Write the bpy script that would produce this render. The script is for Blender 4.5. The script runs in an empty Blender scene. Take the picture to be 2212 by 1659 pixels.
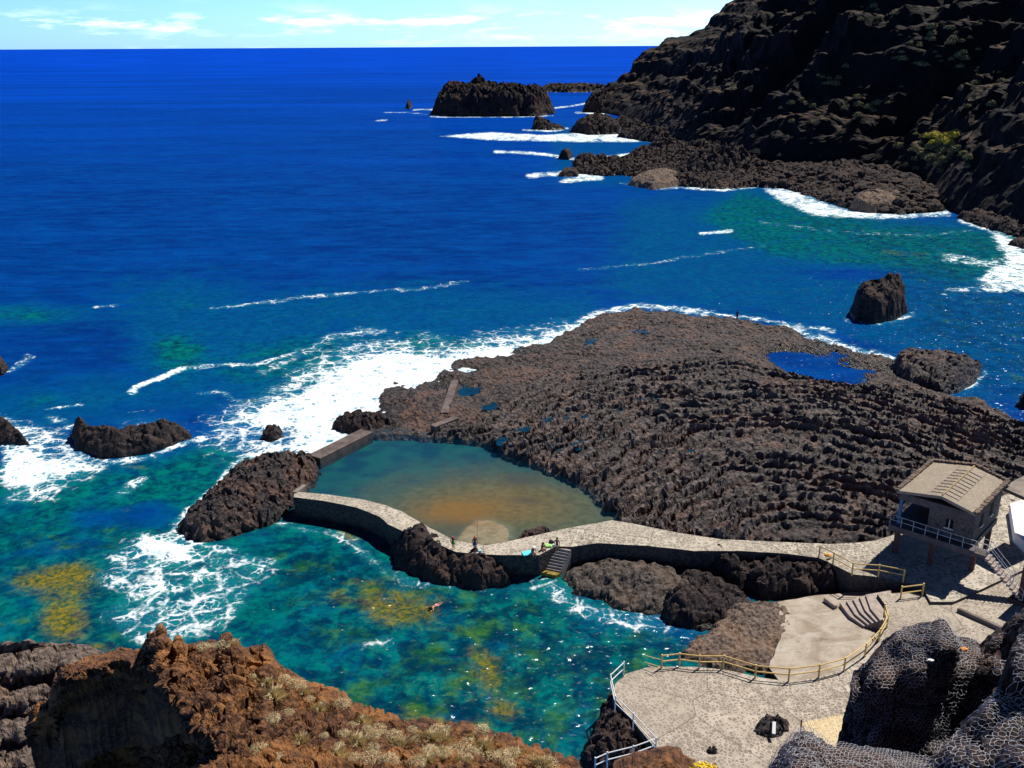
import bpy, bmesh, math, random
import numpy as np
from mathutils import Vector, Matrix
from mathutils.bvhtree import BVHTree
R = math.radians
rng = np.random.default_rng(7)
random.seed(7)
scene = bpy.context.scene
COL = scene.collection

# ------------------------------------------------------------------ camera
CAM_H, PITCH, ROLL, FPX = 46.0, R(19.6), R(0.33), 2050.0     # FPX: focal length for a 2212 px wide picture
cam = bpy.data.cameras.new('camera'); cam.sensor_width = 36; cam.lens = FPX / 2212 * 36
cam.clip_start = 0.2; cam.clip_end = 120000
camo = bpy.data.objects.new('camera', cam); COL.objects.link(camo); scene.camera = camo
_R0 = Vector((1, 0, 0)); _F0 = Vector((0, math.cos(PITCH), -math.sin(PITCH))); _U0 = Vector((0, math.sin(PITCH), math.cos(PITCH)))
_c, _s = math.cos(ROLL), math.sin(ROLL)
_X = _R0 * _c - _U0 * _s; _Y = _R0 * _s + _U0 * _c; _Z = -_F0
camo.matrix_world = Matrix(((_X.x, _Y.x, _Z.x, 0), (_X.y, _Y.y, _Z.y, 0), (_X.z, _Y.z, _Z.z, CAM_H), (0, 0, 0, 1)))

# ------------------------------------------------------------------ sun, sky, exposure
SUN_EL, SUN_AZ = R(56), R(48)                                # azimuth from +Y towards +X
sd = Vector((math.sin(SUN_AZ) * math.cos(SUN_EL), math.cos(SUN_AZ) * math.cos(SUN_EL), math.sin(SUN_EL)))
sun = bpy.data.lights.new('sun', 'SUN'); sun.energy = 5.0; sun.angle = R(0.5); sun.color = (1, .95, .86)
suno = bpy.data.objects.new('sun', sun); COL.objects.link(suno); suno.rotation_euler = sd.to_track_quat('Z', 'Y').to_euler()
world = bpy.data.worlds.new('World'); scene.world = world; world.use_nodes = True
def build_world():
    nt = world.node_tree; nt.nodes.clear(); N = nt.nodes.new; L = nt.links.new
    out = N('ShaderNodeOutputWorld'); bg = N('ShaderNodeBackground'); bg.inputs[1].default_value = 0.09
    sky = N('ShaderNodeTexSky'); sky.sky_type = 'NISHITA'; sky.sun_disc = False
    sky.sun_elevation = SUN_EL; sky.sun_rotation = SUN_AZ; sky.altitude = 20; sky.air_density = 1.0; sky.dust_density = 0.3; sky.ozone_density = 2.5
    tc = N('ShaderNodeTexCoord'); sep = N('ShaderNodeSeparateXYZ'); L(tc.outputs['Generated'], sep.inputs[0])
    # bright band above the sea; sky overhead cut down and blued for dark navy shadows
    gr = N('ShaderNodeValToRGB'); e = gr.color_ramp.elements; L(sep.outputs['Z'], gr.inputs[0])
    e[0].position = 0.0; e[0].color = (1, 1, 1, 1); e[1].position = .45; e[1].color = (.012, .019, .042, 1); q = e.new(.10); q.color = (.75, .75, .75, 1)
    tint = N('ShaderNodeMix'); tint.data_type = 'RGBA'; tint.blend_type = 'MULTIPLY'; tint.inputs['Factor'].default_value = 1; L(sky.outputs[0], tint.inputs['A']); L(gr.outputs[0], tint.inputs['B'])
    hue = N('ShaderNodeMix'); hue.data_type = 'RGBA'; hue.blend_type = 'MULTIPLY'; hue.inputs['Factor'].default_value = 1; L(tint.outputs['Result'], hue.inputs['A'])
    az = N('ShaderNodeMapRange'); az.inputs[1].default_value = -.5; az.inputs[2].default_value = .35; L(sep.outputs['X'], az.inputs[0])
    hz = N('ShaderNodeMix'); hz.data_type = 'RGBA'; hz.inputs['A'].default_value = (.62, 1.20, 2.45, 1); hz.inputs['B'].default_value = (1.05, 1.75, 2.6, 1); L(az.outputs[0], hz.inputs['Factor']); L(hz.outputs['Result'], hue.inputs['B'])
    # low bank of cloud just over the horizon
    mp = N('ShaderNodeMapping'); mp.inputs['Scale'].default_value = (11, 11, 70); L(tc.outputs['Generated'], mp.inputs[0])
    nz = N('ShaderNodeTexNoise'); nz.inputs['Scale'].default_value = 1.0; nz.inputs['Detail'].default_value = 7; nz.inputs['Roughness'].default_value = .6
    L(mp.outputs[0], nz.inputs['Vector'])
    r1 = N('ShaderNodeValToRGB'); e = r1.color_ramp.elements; e[0].position = .5; e[1].position = .72; L(nz.outputs[0], r1.inputs[0])
    band = N('ShaderNodeValToRGB'); b = band.color_ramp.elements
    b[0].position = 0.0; b[0].color = (.3, .3, .3, 1); b[1].position = .045; b[1].color = (0, 0, 0, 1)
    for p, v in ((.012, .35), (.023, 1.0), (.032, .2)):
        q = b.new(p); q.color = (v, v, v, 1)
    L(sep.outputs['Z'], band.inputs[0])
    mul = N('ShaderNodeMath'); mul.operation = 'MULTIPLY'; L(r1.outputs[0], mul.inputs[0]); L(band.outputs[0], mul.inputs[1])
    mx = N('ShaderNodeMix'); mx.data_type = 'RGBA'; mx.inputs['B'].default_value = (19, 19.5, 20.5, 1)
    L(mul.outputs[0], mx.inputs['Factor']); L(hue.outputs['Result'], mx.inputs['A']); L(mx.outputs['Result'], bg.inputs[0]); L(bg.outputs[0], out.inputs[0])
build_world()
scene.view_settings.view_transform = 'Standard'; scene.view_settings.look = 'None'
scene.view_settings.exposure = 0.35; scene.view_settings.gamma = 1.0; scene.view_settings.use_curve_mapping = False
scene.cycles.max_bounces = 6; scene.cycles.diffuse_bounces = 2; scene.cycles.glossy_bounces = 2; scene.cycles.transparent_max_bounces = 8
scene.cycles.caustics_reflective = False; scene.cycles.caustics_refractive = False

# ------------------------------------------------------------------ helpers: pixels to points, noise, meshes
def rays(u, v):
    u = np.asarray(u, float); v = np.asarray(v, float)
    x = (u - 1106) / FPX; y = (829.5 - v) / FPX
    x, y = _c * x + _s * y, -_s * x + _c * y
    return np.stack([x, math.cos(PITCH) + y * math.sin(PITCH), -math.sin(PITCH) + y * math.cos(PITCH)], -1)
def P(u, v, z=0.0):                                          # the point of the view ray at height z
    d = rays(u, v); t = (np.asarray(z, float) - CAM_H) / d[..., 2]
    return np.array([0, 0, CAM_H]) + d * t[..., None]
def Q(u, v, y):                                              # the point of the view ray y metres ahead
    d = rays(u, v); t = np.asarray(y, float) / d[..., 1]
    return np.array([0, 0, CAM_H]) + d * t[..., None]
def project(p):
    q = np.asarray(p, float) - np.array([0, 0, CAM_H])
    x = q @ np.array(_X); y = q @ np.array(_Y); z = -(q @ np.array(_Z))
    z = np.where(np.abs(z) < 1e-3, 1e-3, z)
    return 1106 + FPX * x / z, 829.5 - FPX * y / z, z
def PL(pts, z=0.0):                                          # list of (u,v) or (u,v,z) -> world points
    a = [(p[0], p[1], p[2] if len(p) > 2 else z) for p in pts]; a = np.array(a, float)
    return P(a[:, 0], a[:, 1], a[:, 2])
def _hash(ix, iy, iz, seed):
    h = (ix.astype(np.int64) * 374761393 + iy.astype(np.int64) * 668265263 + iz.astype(np.int64) * 2147483647 + seed * 974634533) & 0xffffffff
    h = ((h ^ (h >> 13)) * 1274126177) & 0xffffffff
    h = ((h ^ (h >> 16)) * 2246822519) & 0xffffffff
    return (h ^ (h >> 15)) & 0xffffffff
def perlin(p, seed=0):                                       # p (N,3) -> about [-1,1]
    i = np.floor(p).astype(np.int64); f = p - i; w = f * f * f * (f * (f * 6 - 15) + 10)
    r = 0
    for a in (0, 1):
        wx = w[:, 0] if a else 1 - w[:, 0]
        for b in (0, 1):
            wy = w[:, 1] if b else 1 - w[:, 1]
            for c in (0, 1):
                wz = w[:, 2] if c else 1 - w[:, 2]
                h = _hash(i[:, 0] + a, i[:, 1] + b, i[:, 2] + c, seed)
                g = (((h & 1023) / 511.5 - 1) * (f[:, 0] - a) + (((h >> 10) & 1023) / 511.5 - 1) * (f[:, 1] - b)
                     + (((h >> 20) & 1023) / 511.5 - 1) * (f[:, 2] - c))
                r = r + g * wx * wy * wz
    return np.clip(r * 1.25, -1, 1)
def fbm(p, oct=4, seed=0, gain=.5, lac=2.03):
    r = 0; a = 1; t = 0
    for k in range(oct):
        r = r + a * perlin(p * lac ** k + 17.3 * k, seed + k); t += a; a *= gain
    return r / t
def ridged(p, oct=4, seed=0, gain=.5, lac=2.1):              # [0,1], sharp crests
    r = 0; a = 1; t = 0
    for k in range(oct):
        r = r + a * (1 - np.abs(perlin(p * lac ** k + 9.7 * k, seed + k)) * 1.6); t += a; a *= gain
    return np.clip(r / t, 0, 1)
def worley(p, seed=0):                                       # F1, F2 in 3D
    i = np.floor(p).astype(np.int64); f1 = np.full(len(p), 9.); f2 = f1.copy()
    for a in (-1, 0, 1):
        for b in (-1, 0, 1):
            for c in (-1, 0, 1):
                q = i + np.array([a, b, c]); h = _hash(q[:, 0], q[:, 1], q[:, 2], seed)
                s = np.stack([(h & 1023) / 1023., ((h >> 10) & 1023) / 1023., ((h >> 20) & 1023) / 1023.], -1)
                d = np.linalg.norm(q + s - p, axis=1)
                n2 = np.minimum(f2, np.maximum(f1, d)); f1 = np.minimum(f1, d); f2 = n2
    return f1, f2
def sst(a, b, x):
    t = np.clip((x - a) / (b - a), 0, 1); return t * t * (3 - 2 * t)
def sdf(X, Y, poly):                                         # signed distance, positive inside
    d = np.full(X.shape, 1e18); ins = np.zeros(X.shape, bool); n = len(poly)
    for k in range(n):
        ax, ay = poly[k][0], poly[k][1]; bx, by = poly[(k + 1) % n][0], poly[(k + 1) % n][1]
        ex, ey = bx - ax, by - ay; wx, wy = X - ax, Y - ay
        t = np.clip((wx * ex + wy * ey) / (ex * ex + ey * ey + 1e-12), 0, 1)
        d = np.minimum(d, (wx - t * ex) ** 2 + (wy - t * ey) ** 2)
        c = (ay <= Y) != (by <= Y)
        with np.errstate(divide='ignore', invalid='ignore'):
            ins ^= c & (X < (bx - ax) * (Y - ay) / (by - ay + 1e-30) + ax)
    return np.sqrt(d) * np.where(ins, 1, -1)
def pld(X, Y, pts):                                          # distance to an open polyline
    d = np.full(X.shape, 1e18)
    for k in range(len(pts) - 1):
        ax, ay = pts[k][0], pts[k][1]; ex, ey = pts[k + 1][0] - ax, pts[k + 1][1] - ay; wx, wy = X - ax, Y - ay
        t = np.clip((wx * ex + wy * ey) / (ex * ex + ey * ey + 1e-12), 0, 1)
        d = np.minimum(d, (wx - t * ex) ** 2 + (wy - t * ey) ** 2)
    return np.sqrt(d)
def smoothline(pts, step):                                   # resample a polyline with a Catmull-Rom curve
    p = np.array(pts, float); o = []
    for k in range(len(p) - 1):
        p0, p1, p2, p3 = p[max(k - 1, 0)], p[k], p[k + 1], p[min(k + 2, len(p) - 1)]
        n = max(2, int(np.linalg.norm(p2 - p1) / step)); t = np.linspace(0, 1, n, endpoint=False)[:, None]
        o.append(.5 * (2 * p1 + (p2 - p0) * t + (2 * p0 - 5 * p1 + 4 * p2 - p3) * t ** 2 + (3 * p1 - p0 - 3 * p2 + p3) * t ** 3))
    o.append(p[-1:]); return np.concatenate(o)
def tag(o, label=None, cat=None, group=None, kind=None):
    if label: o['label'] = label
    if cat: o['category'] = cat
    if group: o['group'] = group
    if kind: o['kind'] = kind
    return o
def mesh_obj(name, verts, faces, mat, parent=None, smooth=True, attrs=None):
    me = bpy.data.meshes.new(name)
    v = np.asarray(verts, np.float32); f = np.asarray(faces)
    if f.dtype != object and f.ndim == 2:
        k = f.shape[1]
        me.vertices.add(len(v)); me.vertices.foreach_set('co', v.ravel())
        me.loops.add(f.size); me.loops.foreach_set('vertex_index', f.astype(np.int32).ravel())
        me.polygons.add(len(f)); me.polygons.foreach_set('loop_start', np.arange(0, f.size, k, dtype=np.int32))
        me.polygons.foreach_set('loop_total', np.full(len(f), k, np.int32))
    else:
        me.from_pydata([tuple(map(float, q)) for q in v], [], [tuple(map(int, q)) for q in faces])
    for an, av in (attrs or {}).items():
        a = me.attributes.new(an, 'FLOAT', 'POINT'); a.data.foreach_set('value', np.asarray(av, np.float32))
    me.polygons.foreach_set('use_smooth', np.full(len(me.polygons), smooth))
    me.update(calc_edges=True); me.validate()
    if mat: me.materials.append(mat)
    o = bpy.data.objects.new(name, me); COL.objects.link(o)
    if parent: o.parent = parent
    return o
def empty(name, loc=(0, 0, 0), rz=0):
    o = bpy.data.objects.new(name, None); COL.objects.link(o); o.location = loc; o.rotation_euler = (0, 0, rz); o.empty_display_size = .3
    return o
def gridfaces(nu, nv):                                       # vertex k = j*nu + i
    i, j = np.meshgrid(np.arange(nu - 1), np.arange(nv - 1)); a = (j * nu + i).ravel()
    return np.stack([a, a + 1, a + nu + 1, a + nu], -1)
def compact(v, f, attrs=None):
    used = np.unique(f); m = np.full(len(v), -1); m[used] = np.arange(len(used))
    if attrs: attrs = {k: np.asarray(a)[used] for k, a in attrs.items()}
    return v[used], m[f], attrs
class MB:                                                    # collects boxes, bars, tubes for ONE mesh
    def __init__(s): s.v = []; s.f = []
    def add(s, v, f):
        b = len(s.v); s.v += [tuple(map(float, q)) for q in v]; s.f += [tuple(int(i) + b for i in q) for q in f]
    def box(s, c, d, rz=0, rx=0):
        x, y, z = d[0] / 2, d[1] / 2, d[2] / 2; m = Matrix.Translation(c) @ Matrix.Rotation(rz, 4, 'Z') @ Matrix.Rotation(rx, 4, 'X')
        v = [m @ Vector((a * x, b * y, e * z)) for e in (-1, 1) for a, b in ((-1, -1), (1, -1), (1, 1), (-1, 1))]
        s.add(v, [(3, 2, 1, 0), (4, 5, 6, 7), (0, 1, 5, 4), (1, 2, 6, 5), (2, 3, 7, 6), (3, 0, 4, 7)])
    def tube(s, pts, r, n=6, cap=True):
        pts = [Vector(p) for p in pts]; rr = r if isinstance(r, (list, tuple)) else [r] * len(pts); b = len(s.v)
        up = Vector((0, 0, 1))
        for k, p in enumerate(pts):
            t = (pts[min(k + 1, len(pts) - 1)] - pts[max(k - 1, 0)]).normalized()
            a = t.cross(up)
            if a.length < .05: a = t.cross(Vector((1, 0, 0)))
            a.normalize(); c = a.cross(t)
            for i in range(n):
                w = 2 * math.pi * i / n; s.v.append(tuple(p + (a * math.cos(w) + c * math.sin(w)) * rr[k]))
        for k in range(len(pts) - 1):
            for i in range(n):
                j = (i + 1) % n; s.f.append((b + k * n + i, b + k * n + j, b + (k + 1) * n + j, b + (k + 1) * n + i))
        if cap:
            s.f.append(tuple(b + i for i in range(n))[::-1]); e = b + (len(pts) - 1) * n; s.f.append(tuple(e + i for i in range(n)))
    def prism(s, poly, z0, z1):                              # convex or simple polygon, CCW
        n = len(poly); b = len(s.v)
        for z in (z0, z1):
            for k, p in enumerate(poly): s.v.append((float(p[0]), float(p[1]), float(z[k] if hasattr(z, '__len__') else z)))
        s.f.append(tuple(b + k for k in range(n))[::-1]); s.f.append(tuple(b + n + k for k in range(n)))
        for k in range(n):
            j = (k + 1) % n; s.f.append((b + k, b + j, b + n + j, b + n + k))
    def build(s, name, mat, parent=None, smooth=False):
        return mesh_obj(name, np.array(s.v), np.array(s.f, dtype=object) if len({len(q) for q in s.f}) > 1 else np.array(s.f), mat, parent, smooth)

# ------------------------------------------------------------------ materials
class NT:
    def __init__(s, name):
        s.m = bpy.data.materials.new(name); s.m.use_nodes = True; s.t = s.m.node_tree; s.t.nodes.clear()
        s.out = s.t.nodes.new('ShaderNodeOutputMaterial'); s.geo = s.t.nodes.new('ShaderNodeNewGeometry')
    def L(s, a, b): s.t.links.new(a, b)
    def put(s, sock, v):
        if isinstance(v, bpy.types.NodeSocket): s.L(v, sock)
        elif v is not None:
            if sock.type == 'RGBA' and len(v) == 3: v = (*v, 1)
            sock.default_value = v
    def node(s, t, **k):
        n = s.t.nodes.new(t)
        for a, b in k.items(): setattr(n, a, b)
        return n
    def pos(s): return s.geo.outputs['Position']
    def obj(s): return s.node('ShaderNodeTexCoord').outputs['Object']
    def map(s, v, sc, rot=(0, 0, 0)):
        n = s.node('ShaderNodeMapping'); s.put(n.inputs[0], v); n.inputs['Scale'].default_value = sc; n.inputs['Rotation'].default_value = rot; return n.outputs[0]
    def noise(s, v, scale, detail=5, rough=.55, dist=0):
        n = s.node('ShaderNodeTexNoise'); s.put(n.inputs['Vector'], v); n.inputs['Scale'].default_value = scale
        n.inputs['Detail'].default_value = detail; n.inputs['Roughness'].default_value = rough; n.inputs['Distortion'].default_value = dist; return n.outputs[0]
    def noisec(s, v, scale, detail=3):
        n = s.node('ShaderNodeTexNoise'); s.put(n.inputs['Vector'], v); n.inputs['Scale'].default_value = scale; n.inputs['Detail'].default_value = detail; return n.outputs[1]
    def voro(s, v, scale, feature='F1', out=0, rand=1.0):
        n = s.node('ShaderNodeTexVoronoi', feature=feature); s.put(n.inputs['Vector'], v); n.inputs['Scale'].default_value = scale
        n.inputs['Randomness'].default_value = rand; return n.outputs[out]
    def math(s, op, a, b=None, c=None, clamp=False):
        n = s.node('ShaderNodeMath', operation=op, use_clamp=clamp)
        for k, x in enumerate((a, b, c)): s.put(n.inputs[k], x)
        return n.outputs[0]
    def mr(s, v, a, b, c=0.0, d=1.0, smooth=True):
        n = s.node('ShaderNodeMapRange', interpolation_type='SMOOTHSTEP' if smooth else 'LINEAR')
        for k, x in enumerate((v, a, b, c, d)): s.put(n.inputs[k], x)
        return n.outputs[0]
    def mix(s, f, a, b, mode='MIX'):
        n = s.node('ShaderNodeMix', data_type='RGBA', blend_type=mode); s.put(n.inputs['Factor'], f); s.put(n.inputs['A'], a); s.put(n.inputs['B'], b); return n.outputs['Result']
    def vadd(s, a, b, sc=1.0):
        m = s.node('ShaderNodeVectorMath', operation='MULTIPLY_ADD'); s.put(m.inputs[0], b); m.inputs[1].default_value = (sc,) * 3; s.put(m.inputs[2], a); return m.outputs[0]
    def attr(s, n): a = s.node('ShaderNodeAttribute', attribute_name=n); return a.outputs['Fac']
    def sep(s, v, k): n = s.node('ShaderNodeSeparateXYZ'); s.put(n.inputs[0], v); return n.outputs[k]
    def bump(s, h, dist=.1, strength=1.0, normal=None):
        n = s.node('ShaderNodeBump'); n.inputs['Distance'].default_value = dist; n.inputs['Strength'].default_value = strength; s.put(n.inputs['Height'], h)
        if normal: s.L(normal, n.inputs['Normal'])
        return n.outputs[0]
    def bsdf(s, col, rough=.9, normal=None, spec=.3, metal=0):
        n = s.node('ShaderNodeBsdfPrincipled'); s.put(n.inputs['Base Color'], col); s.put(n.inputs['Roughness'], rough)
        s.put(n.inputs['Specular IOR Level'], spec); n.inputs['Metallic'].default_value = metal
        if normal: s.L(normal, n.inputs['Normal'])
        return n.outputs[0]
    def done(s, sh): s.L(sh, s.out.inputs[0]); return s.m
def flat_mat(name, col, rough=.7, var=.15, scale=6, spec=.3, metal=0):
    t = NT(name); n = t.noise(t.obj(), scale, 4)
    c = t.mix(t.mr(n, .3, .7), tuple(x * (1 - var) for x in col), tuple(min(1, x * (1 + var)) for x in col))
    return t.done(t.bsdf(c, rough, None, spec, metal))
def rock_mat(name, dark, mid, warm, warm_amt=.5, scale=1.0, bump=.12, wet=0.0, pale=None, spec=.25, band=False, ledge=None, rough0=.9):
    t = NT(name); p = t.pos()
    n1 = t.noise(p, .35 * scale, 6, .6); n2 = t.noise(p, 2.2 * scale, 6, .65); n3 = t.noise(p, .12 * scale, 4, .5, .6)
    v = t.voro(t.vadd(p, t.noisec(p, 1.5 * scale), .4), 1.7 * scale)
    c = t.mix(t.mr(n2, .35, .66), dark, mid)
    wf = t.math('MULTIPLY', t.mr(t.math('ADD', n1, t.math('MULTIPLY', n3, .6)), .75, .95), warm_amt)
    c = t.mix(wf, c, warm)
    if pale: c = t.mix(t.math('MULTIPLY', t.mr(t.noise(p, 5 * scale, 4, .7), .58, .72), .7), c, pale)
    c = t.mix(t.mr(v, .0, .35, .55, 0.0), c, tuple(x * .35 for x in dark))
    if band: b = t.attr('band'); c = t.mix(t.math('MULTIPLY', b, t.mr(n2, .3, .6)), c, pale); c = t.mix(t.attr('hollow'), c, dark)  # 'hollow' paints crevice shade into the colour
    if ledge: c = t.mix(t.math('MULTIPLY', t.mr(t.math('ADD', t.sep(t.geo.outputs['Normal'], 2), t.math('MULTIPLY', t.math('SUBTRACT', n2, .5), .9)), .74, .98), t.mr(n3, .47, .60, .04, .95)), c, t.mix(t.mr(n1, .4, .6), ledge[0], ledge[1]))  # up-facing ledges: brown soil, with sunlit highlights painted in by patches
    rough = rough0
    if wet > 0:                                              # dark wet band above the water line
        w = t.mr(t.math('ADD', t.sep(p, 2), t.math('MULTIPLY', t.math('SUBTRACT', n1, .5), 1.2)), .1, wet, 1.0, 0.0)
        c = t.mix(t.math('MULTIPLY', w, .75), c, tuple(x * .4 for x in dark)); rough = t.mr(w, 0, 1, rough0, .3, False)
    h = t.math('ADD', t.math('MULTIPLY', n2, 1.0), t.math('ADD', t.math('MULTIPLY', t.noise(p, 9 * scale, 4, .7), .35), t.math('MULTIPLY', v, .8)))
    return t.done(t.bsdf(c, rough, t.bump(h, bump), spec))
def cobble_mat(name, scale, mortar, stone_a, stone_b, gap=.12, rot=0, joint=False):
    t = NT(name); p = t.pos(); q = t.vadd(p, t.noisec(p, 1.2), .25)
    big = t.noise(p, .16, 4, .6); fine = t.noise(p, 14, 3, .6)
    e = t.voro(q, scale, 'DISTANCE_TO_EDGE'); idc = t.voro(q, scale, 'F1', 1); r = t.sep(idc, 0)
    w = t.math('MULTIPLY_ADD', r, gap * .8, gap * .5)
    w = t.math('MULTIPLY', w, t.mr(big, .3, .75, .55, 1.7))
    st = t.mix(r, stone_a, stone_b); st = t.mix(t.mr(fine, .3, .7, 0, .5), st, tuple(x * .6 for x in stone_a))
    mo = t.mix(t.mr(t.noise(p, .9, 5, .65), .35, .7), mortar, tuple(x * .66 for x in mortar))
    f = t.mr(e, w, t.math('ADD', w, .05))
    c = t.mix(f, mo, st); c = t.mix(t.mr(big, .35, .7, 0, .25), c, tuple(x * .9 for x in mortar))
    if joint:
        q2 = t.map(t.vadd(p, t.noisec(p, .3, 2), .5), (.16, .16, .0), (0, 0, R(rot))); j = t.voro(q2, 1.0, 'DISTANCE_TO_EDGE', 0, .55); pid = t.sep(t.voro(q2, 1.0, 'F1', 1, .55), 1)
        c = t.mix(t.mr(pid, .3, .8, 0, .38), c, tuple(x * .62 for x in mortar)); c = t.mix(t.mr(j, .004, .010, .55, 0), c, (.10, .085, .07))
        c = t.mix(t.mr(t.noise(p, .42, 6, .72, .5), .54, .7, 0, .55), c, (.20, .16, .125)); c = t.mix(t.mr(t.noise(p, .27, 5, .7), .58, .72, 0, .45), c, (.62, .57, .50))
    h = t.math('ADD', f, t.math('MULTIPLY', fine, .3))
    return t.done(t.bsdf(c, .85, t.bump(h, .03), .2))
M = {}
M['lava'] = rock_mat('lava_rock', (.009, .007, .011), (.066, .044, .043), (.125, .060, .042), .8, 1.0, .35, 1.1, (.22, .18, .165), .4, band=True, rough0=.62)
M['lava2'] = rock_mat('wave_rock', (.028, .023, .024), (.12, .10, .088), (.15, .10, .07), .4, 1.0, .14, .5)
M['basalt'] = rock_mat('sea_rock', (.012, .009, .012), (.055, .040, .039), (.09, .052, .036), .4, .8, .16, .9)
M['farrock'] = rock_mat('far_rock', (.007, .005, .008), (.030, .021, .021), (.07, .038, .026), .5, .25, .5, 2.0)
M['cliff'] = rock_mat('cliff_rock', (.0022, .0022, .0055), (.0065, .005, .0075), (.014, .008, .008), .5, .16, .9, ledge=((.105, .050, .032), (.085, .065, .036)))  # ledge browns: soil and growth, plus painted sunlight on the dark rock
M['rust'] = rock_mat('rusty_rock', (.045, .022, .016), (.205, .092, .042), (.35, .155, .05), .7, 2.6, .09, 0, (.12, .08, .08))
M['grayrock'] = rock_mat('grey_rock', (.055, .04, .034), (.20, .15, .125), (.24, .15, .10), .5, 1.4, .10)
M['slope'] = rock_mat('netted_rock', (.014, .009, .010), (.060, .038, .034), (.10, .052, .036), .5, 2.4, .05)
M['cobble'] = cobble_mat('cobbles', 2.6, (.52, .46, .38), (.19, .165, .145), (.30, .26, .225), .13, 10, True)
M['cobble_fine'] = cobble_mat('dotted_cobbles', 3.6, (.47, .40, .33), (.20, .165, .14), (.29, .25, .21), .17, 40, True)
M['seawall'] = rock_mat('stone_wall', (.03, .026, .026), (.10, .085, .075), (.12, .09, .07), .3, 1.6, .08, .8)
M['conc'] = flat_mat('concrete', (.20, .165, .145), .85, .3, 1.2)
def beach_mat():
    t = NT('sandy_concrete'); p = t.pos(); a = t.noise(p, .5, 6, .65, .8); b = t.noise(t.map(p, (.5, 2.2, 1), (0, 0, R(35))), .7, 5, .7); f = t.noise(p, 9, 4, .7)
    c = t.mix(t.mr(a, .3, .7), (.27, .215, .165), (.43, .37, .31)); c = t.mix(t.mr(b, .52, .68, 0, .7), c, (.50, .47, .44)); c = t.mix(t.mr(t.noise(p, .9, 6, .75), .55, .68, 0, .75), c, (.17, .125, .085)); c = t.mix(t.mr(f, .35, .7, 0, .35), c, (.20, .16, .12))
    return t.done(t.bsdf(c, t.mr(a, .4, .6, .9, .55), t.bump(f, .03), .3))
M['beach'] = beach_mat()

# ------------------------------------------------------------------ generic rocks
def crag(name, poly, hf, step=.5, edge=1.5, rough=.6, freq=.35, zb=-1.2, seed=1, mat='basalt', xy=.6, crack=.35, extra=None, smooth=False, keep=None, wob=None, wf=1.3, big=0.0, jag=0.0, bead=.9):
    poly = np.asarray(poly); x0, y0 = poly[:, 0].min() - edge * 1.5, poly[:, 1].min() - edge * 1.5; x1, y1 = poly[:, 0].max() + edge * 1.5, poly[:, 1].max() + edge * 1.5
    nx, ny = int((x1 - x0) / step) + 2, int((y1 - y0) / step) + 2
    X, Y = np.meshgrid(np.linspace(x0, x1, nx), np.linspace(y0, y1, ny)); X = X.ravel(); Y = Y.ravel()
    p2 = np.stack([X, Y, np.zeros_like(X)], -1)
    d0 = sdf(X, Y, poly); d = d0 + fbm(p2 * freq * wf, 4, seed + 5) * (edge * .8 if wob is None else wob)
    prof = np.clip(d / edge + .25, 0, 1) ** .7
    h = hf(X, Y, d0) if callable(hf) else np.full_like(X, hf)
    if jag: h = h * (1 - jag * .6 + jag * 1.15 * (ridged(p2 * freq * .55 + 3, 4, seed + 20) - .25))
    rg = ridged(p2 * freq, 5, seed); f1, f2 = worley(p2 * freq * 1.9 + fbm(p2 * freq * 2, 2, seed)[:, None] * .5, seed)
    Z = h + (rg - .55) * rough * 1.6 + (f1 - .45) * rough * -bead - crack * rough * (1 - sst(0, .14, f2 - f1)) + fbm(p2 * freq * 5, 3, seed + 9) * rough * .25 + fbm(p2 * freq * .4 + 5, 3, seed + 12) * rough * big
    att = {}
    if extra is not None:
        e = extra(X, Y, d0)
        if isinstance(e, tuple): e, att = e
        Z = Z + e
    Z = zb + (Z - zb) * prof
    p3 = np.stack([X, Y, Z], -1)
    X = X + fbm(p3 * freq * 1.6 + 31, 3, seed + 3) * rough * xy; Y = Y + fbm(p3 * freq * 1.6 + 77, 3, seed + 4) * rough * xy
    f = gridfaces(nx, ny); k = (prof[f] > 0).any(1)
    if keep is not None: k &= keep(X[f].mean(1), Y[f].mean(1), Z[f].mean(1))
    v, f, att = compact(np.stack([X, Y, Z], -1), f[k], att)
    return mesh_obj(name, v, f, M[mat], None, smooth, att)
def dome(H, w, base=.3):                                     # rises inland from the outline
    return lambda X, Y, d: base + (H - base) * np.clip(d / w, 0, 1) ** .6

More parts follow.
